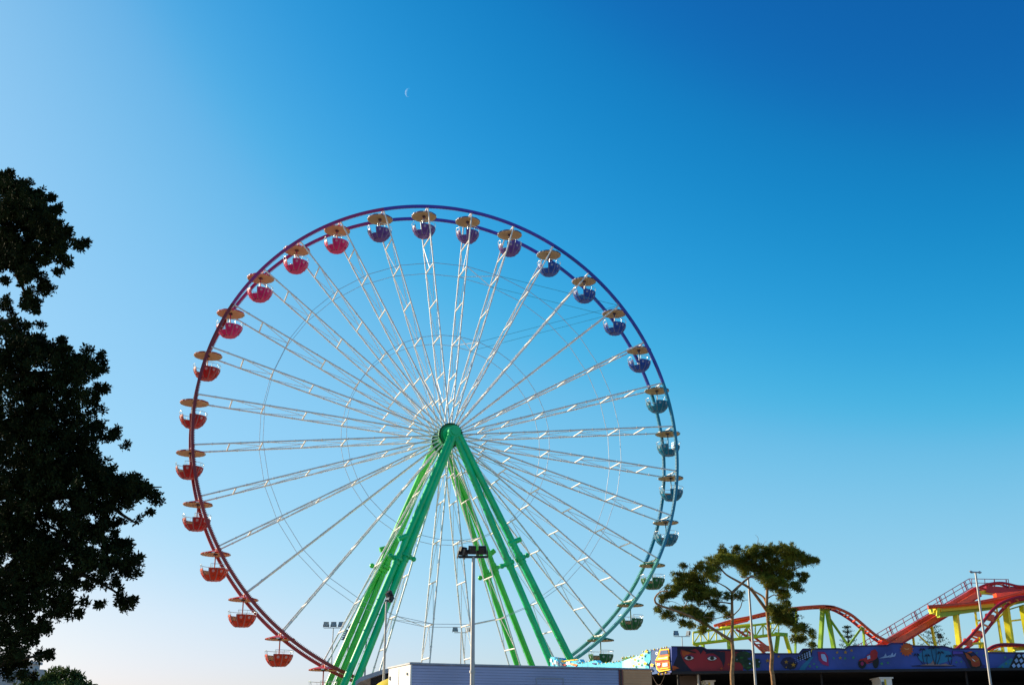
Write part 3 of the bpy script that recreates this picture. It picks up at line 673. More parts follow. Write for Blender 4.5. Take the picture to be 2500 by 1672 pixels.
# sunlit side sign running away from the corner
side_end = at(1345, 1605, 74.0); SN = Vector((side_end.x - F0.x, side_end.y - F0.y, 0)).normalized(); SP = Vector((-SN.y, SN.x, 0)); SP = SP if SP.x < 0 else -SP
S0 = F0.copy()
def sp_(xy, lay=0): return on_plane(xy[0], xy[1], S0, SP) + SP * (0.02 * lay)
stop = MR([(100, 372), (300, 400), (310, 440), (470, 425), (600, 415), (640, 478), (880, 432), (940, 485), (1150, 470), (1340, 445), (1380, 375), (1690, 345), (1750, 265), (1990, 232), (2160, 205)], z4)
b = MB()
def yt(x):
    for (x0, y0), (x1, y1) in zip(stop[:-1], stop[1:]):
        if x0 <= x <= x1: return y0 + (y1 - y0) * (x - x0) / (x1 - x0)
    return stop[-1][1]
for (x0, y0), (x1, y1) in zip(stop[:-1], stop[1:]):
    xe = x1 if x1 < 1633 else 1639.6
    m = "m_cyan" if x0 < 1518 else ("m_sky" if x0 < 1570 else "m_blue")
    b.prism([sp_((x0, y0)), sp_((xe, y1)), sp_((xe, 1641)), sp_((x0, 1634))], -SP * .25, m)
def spaint(pts, m, lay): b.add([sp_(z4(*p), lay) for p in pts], [tuple(range(len(pts)))], "m_" + m)
spaint([(1350, 470), (1400, 395), (1690, 355), (1760, 290), (1800, 300), (1760, 420), (1800, 560), (1830, 700), (1400, 620), (1360, 560)], "sky", 1)
spaint([(1340, 452), (1385, 382), (1600, 362), (1470, 400), (1390, 430)], "mgreen", 2)
spaint([(1760, 280), (1850, 260), (1850, 420), (1810, 520), (1850, 640), (1790, 680), (1760, 560), (1740, 420)], "cyan", 2)
spaint([(1860, 275), (2000, 245), (1960, 400), (1940, 520), (1980, 660), (1880, 680), (1850, 520)], "glass", 2)
spaint([(1985, 660), (2200, 640), (2200, 672), (1990, 690)], "violet", 3)
spaint([(2015, 245), (2175, 228), (2198, 600), (2010, 636), (1965, 590), (1942, 500), (1945, 420), (1985, 350)], "yellow", 3)
spaint([(2035, 262), (2168, 248), (2190, 580), (2015, 612), (1978, 570), (1958, 490), (1960, 430), (2000, 355)], "bright", 4)
spaint([(2045, 268), (2165, 254), (2175, 325), (2028, 338)], "glass", 5); spaint([(1985, 390), (2180, 360), (2182, 420), (1975, 435)], "yellow", 5); spaint([(2010, 400), (2170, 378), (2172, 395), (2012, 414)], "white", 6)
spaint([(1955, 440), (2190, 425), (2190, 440), (1955, 458)], "red", 6); spaint([(1975, 470), (2060, 470), (2040, 560), (1995, 560)], "red", 5)
spaint(ell(2005, 505, 17, 22, 10), "white", 6); spaint(ell(2035, 503, 15, 20, 10), "white", 6); spaint([(2085, 485), (2172, 475), (2176, 535), (2090, 545)], "white", 6); spaint([(2050, 570), (2188, 560), (2188, 575), (2050, 588)], "yellow", 6)
spaint(ell(1972, 312, 22, 28, 12), "white", 4); spaint(ell(1975, 315, 11, 14, 10), "glass", 5)
for a in ((1810, 285, 40), (1745, 345, 40), (1790, 490, 44), (1910, 515, 40), (1885, 600, 38), (1620, 425, 36), (1685, 500, 36), (1590, 530, 34), (1560, 400, 26), (1690, 380, 28)): spaint(star(*a), "yellow", 7)
for k, (x, y, h) in enumerate(((120, 405, 60), (160, 470, 50), (190, 430, 70), (235, 450, 75), (290, 480, 45), (405, 460, 55), (440, 450, 60))): spaint([(x - 16, y), (x + 16, y + 4), (x + 20, y + h), (x - 12, y + h - 4)], "white", 3)
for x, y, m in ((350, 510, "red"), (490, 500, "peach"), (545, 515, "bright"), (330, 450, "yellow"), (590, 470, "teal"), (870, 490, "glass")): spaint(blob(x, y, 34, 20, 10), m, 3)
spaint([(300, 445), (470, 425), (590, 415), (595, 428), (470, 440), (305, 458)], "yellow", 4)
b.build("side_sign_board", pav)
bulbs = [(1370, 395), (1390, 378), (1440, 385), (1510, 362), (1570, 358), (1635, 352), (1690, 345), (1735, 285), (1800, 262), (1865, 256), (1930, 246), (1995, 238), (2055, 226), (2100, 215), (2140, 208), (610, 478), (680, 474), (740, 462), (800, 448), (860, 436), (960, 492), (1020, 486), (1090, 478), (1150, 470), (1210, 466), (1260, 456), (1310, 452), (220, 392), (262, 400), (575, 420), (540, 424), (480, 428)]
for k, p in enumerate(bulbs):
    b = MB(); b.ball(sp_(z4(*p), 2) + SP * .03, .042, "bulb_pale" if k % 2 else "m_yellow", 8, 6); b.build("bulb", pav)
for k, (x, y) in enumerate(((2015, 672), (2082, 668), (2140, 650))):
    b = MB(); b.ball(sp_(z4(x, y), 3) + SP * .03, .045, "m_yellow", 8, 6); b.build("bulb", pav)
# roof deck, walls, posts, interior
back = -PN * 14
def wall(b, a, c, z0, z1, th, m):
    d = (c - a); d.z = 0; nn = Vector((-d.y, d.x, 0)).normalized()
    b.prism([Vector((a.x, a.y, z0)), Vector((c.x, c.y, z0)), Vector((c.x, c.y, z1)), Vector((a.x, a.y, z1))], nn * th, m)
FE = Vector((fp((3300, 1600)).x, fp((3300, 1600)).y, 0))
b = MB(); q = [F0 - PN * .35, FE - PN * .35, FE + back, F0 + SN * 14.6]
b.prism([Vector((v.x, v.y, ZB + .12)) for v in q], ZV * .12, "pav_dark"); b.build("roof_deck", pav)
b = MB(); wall(b, F0 + SN * 14.6, FE + back, 0, ZB + .4, .15, "pav_dark"); wall(b, FE - PN * .4, FE + back, 0, ZB + .4, .15, "pav_dark"); b.build("rear_wall", pav)
b = MB(); wall(b, F0 - PN * 1.5 + PX * .2, F0 - PN * 1.5 + PX * 1.2, 0, ZB - .05, .1, "pav_brown"); wall(b, F0 + SN * 1.8 + PX * .15, F0 + SN * 14.4 + PX * .15, 0, ZB - .4, .12, "pav_brown"); b.build("side_wall", pav)
for a in (.25, 1.1, 6.2, 12.0, 17.0):
    b = MB(); p = F0 + PX * a - PN * .5; b.tube([p, p + ZV * (ZB + .08)], .05, "pole_grey" if a == 1.1 else "pav_dark", 8); b.build("post", pav)
b = MB(); b.tube([F0 + PX * (-.0) + ZV * (ZB - .05) + SP * .3 + SN * k2 * .18 - ZV * (.42 * math.sin(math.pi * k2 / 10)) for k2 in range(11)], .009, "pav_brown", 5); b.build("cable_loop", pav)
# ticket booth under the sign, another one further right
def booth(xy, Y, w, h, label):
    p = at(*xy, Y); t = thing("ticket_booth", (p.x, p.y, 0), label, "booth", "booths under the painted sign")
    b = MB(); b.box((p.x - w / 2, p.y, 0), (p.x + w / 2, p.y + 1.2, p.z), "trailer_white"); b.build("cabin", t)
    b = MB(); b.box((p.x - w / 2 - .06, p.y - .06, p.z + .003), (p.x + w / 2 + .06, p.y + 1.26, p.z + .06), "trailer_white"); b.build("roof", t)
    b = MB(); b.box((p.x - w * .18, p.y - .02, .4), (p.x - w * .02, p.y - .003, p.z - .03), "yellow"); b.build("panel", t)
    b = MB(); b.box((p.x - w * .44, p.y - .02, 1.0), (p.x - w * .2, p.y - .003, p.z - .12), "window_dark"); b.build("window", t)
booth((1733, 1663), 51.5, .36, 2.2, "small white booth with a yellow strip beside the left pine trunk")
booth(r8(765, 1340), 48.8, .46, 2.2, "small pale booth with a yellow strip in the dark under the painted buggy")

# ------------------------------------------------------------------ roller coaster
YC = 70.0
co = thing("roller_coaster", (at(2150, 1600, YC).x, YC, 0), "red roller coaster track on yellow green steel supports", "roller coaster")
def P7(x, y, Y=YC): return at(*r7(x, y), Y)
def P8(x, y, Y=YC): return at(*r8(x, y), Y)
def smooth(pts, n=6):
    out = []
    for i in range(len(pts) - 1):
        p0 = pts[max(i - 1, 0)]; p1 = pts[i]; p2 = pts[i + 1]; p3 = pts[min(i + 2, len(pts) - 1)]
        for k in range(n):
            t = k / n; out.append(0.5 * ((2 * p1) + (p2 - p0) * t + (2 * p0 - 5 * p1 + 4 * p2 - p3) * t * t + (3 * p1 - p0 - 3 * p2 + p3) * t ** 3))
    return out + [pts[-1]]
def resample(pts, n):
    L = [0]
    for a, c in zip(pts[:-1], pts[1:]): L.append(L[-1] + (c - a).length)
    out = []
    for k in range(n):
        s = L[-1] * k / (n - 1)
        for i in range(len(pts) - 1):
            if L[i + 1] >= s - 1e-9:
                t = (s - L[i]) / max(L[i + 1] - L[i], 1e-9); out.append(pts[i].lerp(pts[i + 1], t)); break
    return out
def track(A, B, r, ties, mA="coaster_red", mB="coaster_red", mt="coaster_red", spine=None):
    A = resample(smooth(A), 60); B = resample(smooth(B), 60)
    b = MB(); b.tube(A, r, mA, 8); b.tube(B, r, mB, 8)
    o = b.build("track", co)
    b = MB()
    for k in range(1, ties): i = int(59 * k / ties); b.tube([A[i], B[i]], r * .62, mt, 6)
    if spine: b.tube([(p + q) / 2 - ZV * spine for p, q in zip(A, B)], r * 1.5, mt, 8)
    b.build("ties", o)
    return o
# left hump, upper and lower rails
UA = [P7(x, y, 69.4) for x, y in ((815, 958), (1000, 903), (1180, 868), (1330, 832), (1500, 802), (1640, 777), (1800, 762), (1950, 755), (2060, 766))] + [P8(x, y, 69.4) for x, y in ((60, 512), (160, 522), (260, 557), (360, 607), (450, 677), (560, 772), (660, 852), (760, 902), (820, 935))]
LA = [P7(x, y, 70.6) for x, y in ((860, 968), (1000, 918), (1180, 884), (1330, 850), (1500, 818), (1640, 793), (1800, 775), (1950, 772), (2060, 790))] + [P8(x, y, 70.6) for x, y in ((60, 535), (140, 548), (200, 572), (290, 622), (380, 685), (480, 768), (580, 850), (660, 905), (740, 960))]
track(UA, LA, .09, 34, "coaster_red", "coaster_dark_red")
# brake fins under the flat stretch
b = MB()
for k in range(10):
    x = 955 + k * 22; b.beam(P7(x, 925 - k * 4, 70), P7(x + 12, 962 - k * 6, 70), .12, .3, "coaster_red")
b.beam(P7(940, 945, 70), P7(1160, 905, 70), .3, .12, "coaster_red"); b.build("brake_fins", co)
# descending ladder section
track([P7(x, y, 68.5) for x, y in ((1040, 992), (1120, 1045), (1190, 1103), (1310, 1215), (1400, 1300))], [P7(x, y, 69.6) for x, y in ((1130, 990), (1190, 1035), (1240, 1082), (1390, 1197), (1480, 1280))], .07, 9)
b = MB(); b.beam(P7(1280, 1170, 69), P7(1390, 1195, 69), .3, .3, "coaster_red"); b.beam(P7(1320, 1190, 69), P7(1322, 1260, 69), .18, .18, "coaster_yellow"); b.build("track_bracket", co)
# station truss
b = MB(); n = 11
for dy, m in ((0, "coaster_yellow"), (1.4, "coaster_green")):
    T = [P7(600 + 880 * k / n, 1025 - 105 * k / n, 68.5 + dy) for k in range(n + 1)]; Bt = [P7(600 + 880 * k / n, 1147 - 104 * k / n, 68.5 + dy) for k in range(n + 1)]
    b.tube(T, .07, m, 6); b.tube(Bt, .10, m, 6)
    for k in range(n + 1): b.tube([T[k], Bt[k]], .04, m, 5)
    for k in range(n): b.tube([T[k] if k % 2 else Bt[k], Bt[k + 1] if k % 2 else T[k + 1]], .04, m, 5)
    T0 = T; 
for k in range(0, n + 1, 2): b.tube([P7(600 + 880 * k / n, 1147 - 104 * k / n, 68.5), P7(600 + 880 * k / n, 1147 - 104 * k / n, 69.9)], .04, "coaster_green", 5)
b.beam(P7(880, 985, 69.2), P7(1200, 950, 69.2), .9, .16, "coaster_yellow"); b.build("catwalk_truss", co)
def col(name, pts, w, m, h=None):
    b = MB()
    for a, c in zip(pts[:-1], pts[1:]): b.beam(a, c, w * .52, (h or w) * .52, m, (0.72, 0.69, 0) if abs((c - a).normalized().z) > .8 else (0, 1, 0))
    return b.build(name, co)
def down(p): return Vector((p.x, p.y, 0))
def column(x, y, f, w, m, Y, xb=None, yb=None):
    a = f(x, y, Y)
    if xb is None: e = down(a)
    else:
        q = f(xb, yb, Y); d = q - a; e = a + d * (a.z / -d.z)
    col("support_column", [a, e], w, m)
column(965, 1100, P7, .32, "coaster_green", 69.2); column(640, 1150, P7, .3, "coaster_green", 69.2); column(700, 1150, P7, .3, "coaster_green", 69.6)
column(1475, 1050, P7, .34, "coaster_green", 69.2, 1450, 1245); column(1545, 1050, P7, .34, "coaster_yellow", 69.2, 1602, 1245)
col("support_beam", [P7(1440, 1040, 69.2), P7(1570, 1050, 69.2)], .4, "coaster_green")
column(1932, 795, P7, .42, "coaster_green", 70, 1908, 1190); column(1978, 795, P7, .42, "coaster_green", 70, 2048, 1190)
col("support_beam", [P7(1905, 793, 70), P7(2005, 795, 70)], .3, "coaster_green")
col("brace", [P8(120, 655), P8(335, 965)], .22, "coaster_green"); col("brace", [P8(335, 965), P8(492, 748)], .22, "coaster_green"); column(505, 755, P8, .22, "coaster_green", 70, 517, 965)
column(1660, 800, P7, .2, "coaster_green", 71, 1658, 900)
# lift hill: boxed orange red girder with walkway
b = MB()
for (x0, y0, x1, y1, Y, h, m) in ((640, 1000, 1790, 322, 70.6, .34, "coaster_dark_red"), (655, 1012, 1810, 335, 70.0, .5, "coaster_red"), (700, 1030, 1830, 362, 69.4, .30, "coaster_red"), (760, 1035, 1840, 382, 69.7, .22, "coaster_dark_red")):
    b.beam(P8(x0, y0, Y), P8(x1, y1, Y), .35, h, m)
lift = b.build("lift_hill", co)
b = MB()
for k in range(24):
    t = k / 23; b.beam(P8(700 + 1120 * t, 1015 - 665 * t, 69.25), P8(700 + 1120 * t, 1015 - 665 * t, 70.7), .12, .12, "coaster_dark_red")
b.build("cross_ties", lift)
b = MB(); YR = 71.2
for l in (((430, 965), (1715, 197), (2165, 206)), ((520, 965), (1728, 245), (2150, 248)), ((640, 960), (1745, 298), (2160, 292))): b.tube([P8(x, y, YR) for x, y in l], .022, "rail_pink", 5)
for k in range(14):
    t = k / 13; xt, yt_ = 480 + t * 1235, 935 - t * 738
    for dx in ((0, ) if k % 3 else (0, 35, 50)): b.tube([P8(xt + dx, yt_ - dx * .6, YR), P8(xt + dx + 36, yt_ - dx * .6 + 92, YR)], .04 if dx == 35 else .022, "rail_pink", 5)
for x in (1745, 1895, 2005, 2140, 2165): b.tube([P8(x, 202, YR), P8(x + 5, 312, YR)], .035 if x in (2005, 2140) else .022, "rail_pink", 5)
b.build("walkway_railing", co)
# top crest
track([P8(x, y, 69.4) for x, y in ((1780, 330), (1860, 285), (1960, 254), (2080, 243), (2180, 260), (2260, 280), (2345, 286), (2500, 286), (3000, 300), (3600, 420))], [P8(x, y, 70.6) for x, y in ((1820, 340), (1900, 300), (1985, 264), (2070, 258), (2130, 285), (2200, 300), (2345, 302), (2500, 302), (3000, 320), (3600, 450))], .075, 22, "coaster_dark_red", "coaster_dark_red")
b = MB(); b.beam(P8(1880, 325, 70), P8(2110, 345, 70), .9, .42, "coaster_dark_red"); b.beam(P8(2110, 345, 70), P8(3100, 330, 70), .9, .35, "coaster_dark_red"); b.build("crest_beam", co)
# brake run in front
track([P8(x, y, 66.4) for x, y in ((1245, 523), (1550, 500), (1830, 470), (2100, 415), (2345, 352), (2600, 290), (3600, 60))], [P8(x, y, 67.5) for x, y in ((1330, 530), (1600, 512), (1850, 485), (2100, 440), (2345, 385), (2600, 330), (3600, 120))], .12, 26)
b = MB(); b.beam(P8(1380, 528, 67), P8(2000, 470, 67), .5, .22, "coaster_red"); b.beam(P8(2000, 470, 67), P8(3600, 70, 67), .5, .3, "coaster_red"); b.beam(P8(2010, 390, 67.4), P8(2500, 345, 67.4), .5, .22, "coaster_red"); b.build("brake_run", co)
b = MB(); b.beam(P8(1290, 553, 67), P8(1365, 545, 67), 1.2, .12, "coaster_yellow"); b.beam(P8(1282, 540, 66.4), P8(1290, 585, 66.4), .12, .12, "coaster_yellow"); b.beam(P8(1365, 530, 66.4), P8(1355, 625, 66.4), .14, .14, "coaster_yellow"); b.beam(P8(1285, 580, 67), P8(1360, 590, 67), .7, .14, "coaster_yellow")
for k in range(7):
    x, y = 1450 + k * 130, 540 - k * 18; b.beam(P8(x, y, 67), P8(x + 5, y + 40, 67), .12, .12, "coaster_yellow")
b.beam(P8(1360, 606, 67), P8(1560, 580, 67), .5, .34, "coaster_green"); b.beam(P8(1560, 580, 67), P8(2010, 520, 67), .5, .26, "coaster_green"); b.beam(P8(2010, 520, 67), P8(3600, 190, 67), .5, .2, "coaster_green"); b.beam(P8(1390, 552, 66.6), P8(2000, 500, 66.6), .12, .2, "coaster_yellow")
b.build("brake_run_girder", co)
# right descending track
track([P8(x, y, 65.2) for x, y in ((3300, 520), (2800, 410), (2500, 395), (2345, 402), (2250, 416), (2150, 446), (2060, 492), (1980, 562), (1900, 660), (1800, 780), (1700, 890), (1560, 1010))], [P8(x, y, 66.3) for x, y in ((3300, 550), (2800, 440), (2500, 420), (2345, 432), (2260, 446), (2180, 480), (2105, 545), (2030, 632), (1950, 742), (1860, 852), (1760, 940), (1640, 1020))], .09, 19, "coaster_dark_red", "coaster_dark_red")
b = MB()
for x, y in ((1800, 820), (1700, 925), (1950, 640)): b.beam(P8(x - 45, y - 10, 65.7), P8(x + 45, y + 10, 65.7), .25, .35, "coaster_red")
b.build("track_bracket", co)
column(1562, 600, P8, .50, "coaster_yellow", 67, 1606, 980); column(2135, 520, P8, .62, "coaster_yellow", 66.6, 2205, 1040); column(2320, 510, P8, .5, "coaster_yellow", 67, 2372, 800)
column(1765, 400, P8, .20, "coaster_yellow", 70.5, 1840, 990); column(2035, 590, P8, .18, "coaster_yellow", 70.5, 2098, 1040); column(1070, 830, P8, .2, "coaster_yellow", 70, 1088, 960); column(1285, 740, P8, .26, "coaster_yellow", 70, 1332, 960)
col("support_beam", [P8(1195, 758), P8(1292, 742)], .3, "coaster_yellow"); col("brace", [P8(1110, 815), P8(1270, 970)], .14, "coaster_yellow"); col("support_beam", [P8(1510, 605, 67), P8(1600, 600, 67)], .3, "coaster_green")
col("brace", [P8(2110, 590, 67), P8(1745, 955, 67)], .16, "coaster_yellow"); col("brace", [P8(2280, 450, 66.8), P8(2080, 565, 66.8)], .26, "coaster_yellow"); col("brace", [P8(2170, 550, 66.8), P8(2400, 480, 66.8)], .14, "coaster_green")
col("support_beam", [P8(1810, 678, 70), P8(1850, 672, 70)], .2, "coaster_yellow"); col("support_beam", [P8(2190, 680, 68), P8(2400, 655, 68)], .18, "coaster_yellow"); col("support_beam", [P8(1820, 362, 69.8), P8(2005, 338, 69.8)], .45, "coaster_yellow"); column(2000, 340, P8, .15, "coaster_yellow", 69.8, 2010, 400)
col("support_beam", [P8(1540, 972, 67), P8(1625, 985, 67)], .35, "coaster_yellow"); col("support_beam", [P8(1750, 940, 66), P8(1890, 935, 66)], .22, "coaster_yellow"); col("support_column", [P8(1865, 925, 66.3), P8(1870, 1060, 66.3)], .5, "coaster_yellow"); column(1835, 860, P8, .14, "coaster_yellow", 66, 1845, 990)
for x_, y_ in ((2750, 430), (3200, 330), (3560, 240)): column(x_, y_, P8, .5, "coaster_yellow", 67)
for x_ in (2700, 3100): column(x_, 330, P8, .4, "coaster_yellow", 70)
# low arch in the corner
track([P8(x, y, 62.0) for x, y in ((1915, 1020), (2000, 968), (2120, 948), (2345, 958), (2600, 1000), (3000, 1120))], [P8(x, y, 63.0) for x, y in ((1930, 1040), (2010, 985), (2120, 962), (2345, 972), (2600, 1020), (3000, 1140))], .08, 16, "coaster_dark_red")
col("support_beam", [P8(1940, 1028, 62.5), P8(2100, 1030, 62.5)], .24, "coaster_yellow"); col("support_beam", [P8(2225, 1005, 62.5), P8(2420, 985, 62.5)], .35, "coaster_yellow"); col("brace", [P8(2050, 1000, 62.5), P8(1960, 1040, 62.5)], .1, "coaster_yellow")

# ------------------------------------------------------------------ trees
def limb(b, pts, r0, r1, m, n=8):
    pts = smooth([Vector(p) for p in pts], 5); N = len(pts); b.tube(pts, [r0 + (r1 - r0) * i / (N - 1) for i in range(N)], m, n)
def fill(clumps, f, Y, density, dscale=1.0, jit=0.0):
    out = []
    for cx, cy, rx, ry in clumps:
        x, y = f(cx, cy); x2, y2 = f(cx + rx, cy + ry); c = at(x, y, Y); e = at(x2, y2, Y)
        ax, az = abs(e.x - c.x), abs(e.z - c.z); ay = (ax + az) / 2 * dscale
        n = max(6, int(density * ax * az * 3.14))
        d = rng.normal(size=(n, 3)); d /= np.linalg.norm(d, axis=1)[:, None]; d *= rng.random((n, 1)) ** (1 / 2.2)
        oy = rng.normal() * jit
        out.append(np.array([c.x, c.y + oy, c.z]) + d * np.array([ax, ay, az]))
    return np.concatenate(out)
def tufts(clumps, f, Y, dens, jit):
    out = []
    for cx, cy, rx, ry in clumps:
        x, y = f(cx, cy); x2, y2 = f(cx + rx, cy + ry); c = at(x, y, Y); e = at(x2, y2, Y)
        ax, az = abs(e.x - c.x), abs(e.z - c.z); ay = (ax + az) * .55
        n = max(5, int(dens * ax * az * 3.14)); oy = rng.normal() * jit
        p = rng.normal(size=(n, 3)) * .52; p = p[np.linalg.norm(p, axis=1) < 1.25]
        p = np.array([c.x, c.y + oy, c.z]) + p * np.array([ax, ay, az])
        for q in p: out.append(q + rng.normal(size=(7, 3)) * np.array([.055, .055, .035]))
    return np.concatenate(out)
def pine(label, Y, trunk, limbs, clumps, dens):
    base = at(*trunk[0], Y); foot = Vector((base.x + .02, Y, 0)); t = thing("pine_tree", foot, label, "tree", "umbrella pines before the painted sign")
    b = MB(); limb(b, [foot] + [at(x, y, Y) for x, y in trunk], .085, .045, "bark", 10)
    for (pts, r0, r1, dy) in limbs: limb(b, [at(x, y, Y + dy * k / (len(pts) - 1)) for k, (x, y) in enumerate(pts)], r0, r1, "bark", 7)
    b.build("trunk", t)
    leaves("crown", t, "needles", tufts(clumps, r7, Y, dens * .46, .35), 16, .10, .0105, .03, up=.6)
    return t
M7 = lambda *p: [r7(*q) for q in p]
LC = [(450, 450, 60, 45), (370, 650, 70, 35), (500, 850, 60, 35), (640, 820, 80, 45), (740, 950, 45, 45), (580, 960, 50, 25), (760, 410, 70, 45), (830, 350, 80, 48), (820, 480, 50, 32), (620, 480, 150, 100), (700, 640, 170, 95), (400, 600, 100, 50), (330, 850, 85, 50), (285, 690, 45, 40), (235, 790, 32, 26), (510, 940, 80, 38), (700, 880, 105, 75), (560, 800, 90, 45), (700, 1000, 42, 40), (900, 790, 60, 45), (940, 660, 45, 40), (1085, 650, 60, 30), (490, 360, 24, 26), (860, 590, 60, 45), (790, 740, 70, 45), (640, 370, 75, 45), (480, 520, 60, 60), (760, 460, 60, 50), (540, 680, 60, 40), (420, 780, 50, 30), (960, 850, 40, 22), (620, 560, 130, 60)]
RCW = [(1450, 470, 150, 55), (1600, 560, 75, 32), (1400, 560, 70, 32), (1700, 500, 45, 22), (1530, 600, 80, 28), (1500, 790, 80, 42), (1450, 900, 60, 42), (1600, 850, 60, 35), (900, 200, 60, 42), (870, 300, 110, 58), (1060, 165, 40, 36), (1010, 290, 130, 70), (1200, 240, 150, 95), (1350, 200, 120, 62), (1500, 210, 140, 58), (1640, 225, 75, 50), (1550, 310, 220, 75), (1750, 300, 90, 45), (1870, 295, 28, 14), (1400, 390, 170, 62), (1600, 420, 140, 48), (1760, 432, 30, 16), (1330, 490, 110, 45), (1500, 520, 110, 48), (1655, 600, 38, 28), (1530, 660, 75, 36), (1585, 735, 42, 36), (1650, 800, 20, 18), (1480, 850, 90, 65), (1590, 900, 105, 62), (1740, 985, 70, 50), (1825, 1045, 50, 40), (1720, 1080, 85, 42), (1840, 1150, 38, 30), (780, 310, 36, 36), (1420, 750, 40, 26), (1200, 350, 200, 60), (1130, 410, 60, 30), (1390, 800, 40, 40), (1640, 990, 60, 40)]
pine("pine tree on the left with a long bare bough reaching towards the wheel", 43.0,
     M7((1005, 1568), (1003, 1400), (1012, 1250), (1000, 1100), (1003, 900), (1000, 740), (1000, 610)),
     [(M7((1000, 1110), (900, 1050), (690, 920), (480, 820), (250, 745), (205, 690), (225, 640), (270, 605), (340, 600)), .065, .016, -1.2), (M7((1000, 620), (1060, 560), (1150, 480), (1210, 440)), .06, .03, .6), (M7((998, 610), (940, 560), (850, 510), (700, 420)), .035, .012, -.5),
      (M7((1000, 860), (1080, 780), (1110, 700), (1160, 690)), .025, .008, .5), (M7((1000, 730), (900, 715), (780, 720), (640, 690)), .03, .01, .7), (M7((690, 900), (710, 830), (760, 760)), .025, .01, 0), (M7((250, 600), (330, 540), (400, 490)), .012, .006, 0),
      (M7((1002, 880), (930, 860), (830, 880), (700, 860)), .02, .008, -.6), (M7((480, 820), (540, 700), (560, 560)), .02, .008, .2), (M7((1003, 700), (1080, 640), (1130, 600)), .02, .008, .2), (M7((1005, 870), (940, 850), (870, 800)), .02, .006, .3), (M7((300, 700), (400, 710), (480, 750)), .012, .006, 0)], LC, 230)
pine("pine tree on the right with a broad flat crown, its trunk nearer the coaster", 44.2,
     M7((1428, 1568), (1405, 1400), (1412, 1250), (1385, 1060), (1370, 900), (1358, 760), (1362, 600), (1370, 470), (1380, 380)),
     [(M7((1358, 800), (1270, 680), (1180, 570), (1060, 500), (940, 430), (870, 350)), .07, .025, -.8), (M7((1360, 740), (1320, 660), (1230, 600), (1200, 560)), .05, .02, .5), (M7((1365, 560), (1450, 480), (1560, 420), (1700, 350)), .045, .015, .6),
      (M7((1358, 800), (1450, 820), (1570, 890), (1700, 990), (1800, 1060)), .04, .014, .2), (M7((1360, 680), (1430, 640), (1520, 650)), .025, .01, -.3), (M7((1368, 480), (1300, 380), (1230, 280)), .04, .014, .3), (M7((1250, 140), (1270, 60), (1240, 20)), .01, .004, 0), (M7((1320, 160), (1330, 110), (1355, 85)), .01, .004, 0), (M7((880, 300), (800, 240), (765, 210)), .012, .004, 0), (M7((1380, 1000), (1420, 980), (1480, 1010), (1530, 960)), .012, .004, 0)], RCW, 260)

# big dark cypress leaning in from the left
A1 = [(20, 85, 45, 45), (90, 150, 95, 58), (180, 225, 95, 65), (298, 212, 30, 24), (335, 288, 30, 18), (60, 300, 120, 50), (240, 320, 85, 55), (300, 400, 85, 42), (395, 440, 50, 28), (435, 515, 80, 30), (512, 510, 26, 22), (30, 440, 55, 55), (80, 560, 90, 55), (200, 545, 90, 40), (330, 600, 80, 40), (400, 638, 32, 18), (120, 650, 100, 42), (335, 690, 30, 22), (230, 740, 46, 42), (105, 745, 40, 50), (145, 830, 40, 42), (260, 790, 22, 18), (130, 910, 26, 18), (190, 925, 34, 28), (8, 750, 14, 14), (200, 440, 40, 30), (120, 400, 40, 22), (260, 480, 60, 30), (60, 640, 60, 50), (180, 690, 50, 40), (170, 870, 20, 26),
      (5, 890, 30, 30), (40, 1000, 50, 60), (130, 1040, 48, 30), (60, 1100, 75, 60), (200, 1130, 80, 32), (282, 1165, 30, 30), (362, 1165, 32, 34), (372, 1128, 9, 14), (60, 1280, 90, 75), (300, 1270, 130, 52), (480, 1260, 50, 30), (600, 1225, 34, 34), (622, 1300, 34, 32), (520, 1330, 105, 52), (250, 1400, 280, 100), (636, 1442, 34, 16), (560, 1432, 70, 48), (578, 1522, 30, 30), (330, 1210, 60, 30), (440, 1240, 40, 24), (130, 1200, 30, 40)]
A2 = [(230, 100, 290, 140), (480, 60, 52, 70), (600, 150, 50, 22), (638, 140, 18, 14), (420, 200, 70, 42), (300, 280, 290, 120), (480, 290, 50, 50), (560, 350, 50, 32), (700, 400, 92, 50), (850, 420, 90, 40), (920, 436, 24, 20), (900, 520, 50, 22), (780, 500, 100, 40), (600, 440, 110, 60), (820, 580, 40, 22), (250, 460, 250, 95), (760, 650, 48, 25), (800, 690, 24, 18), (630, 640, 48, 26), (480, 700, 110, 62), (620, 770, 78, 40), (700, 768, 26, 12), (700, 850, 80, 40), (780, 850, 28, 22), (820, 888, 28, 26), (740, 930, 70, 30), (800, 965, 28, 17), (150, 650, 150, 110), (330, 760, 110, 70), (150, 800, 170, 110), (350, 880, 150, 72), (560, 880, 90, 52), (600, 980, 70, 32), (640, 1080, 50, 30), (720, 1085, 38, 17), (545, 1112, 20, 14), (450, 1010, 58, 32), (100, 950, 140, 110), (300, 1130, 60, 58), (350, 1080, 48, 40), (428, 1165, 16, 10), (80, 1130, 120, 100), (200, 1230, 48, 48), (120, 1280, 70, 50), (40, 1330, 50, 60), (20, 1420, 48, 50), (180, 1410, 58, 20), (248, 1392, 28, 16), (80, 1450, 58, 28), (10, 1500, 34, 34), (95, 1505, 20, 18), (400, 640, 60, 40), (520, 560, 80, 40), (700, 470, 80, 40), (620, 720, 50, 24), (660, 900, 60, 36), (570, 640, 30, 18)]
YT = 15.0
tfoot = at(-330, 1600, YT); t = thing("cypress_tree", (tfoot.x, YT, 0), "huge dark cypress tree in silhouette leaning into the picture from the left", "tree")
b = MB(); tx = tfoot.x
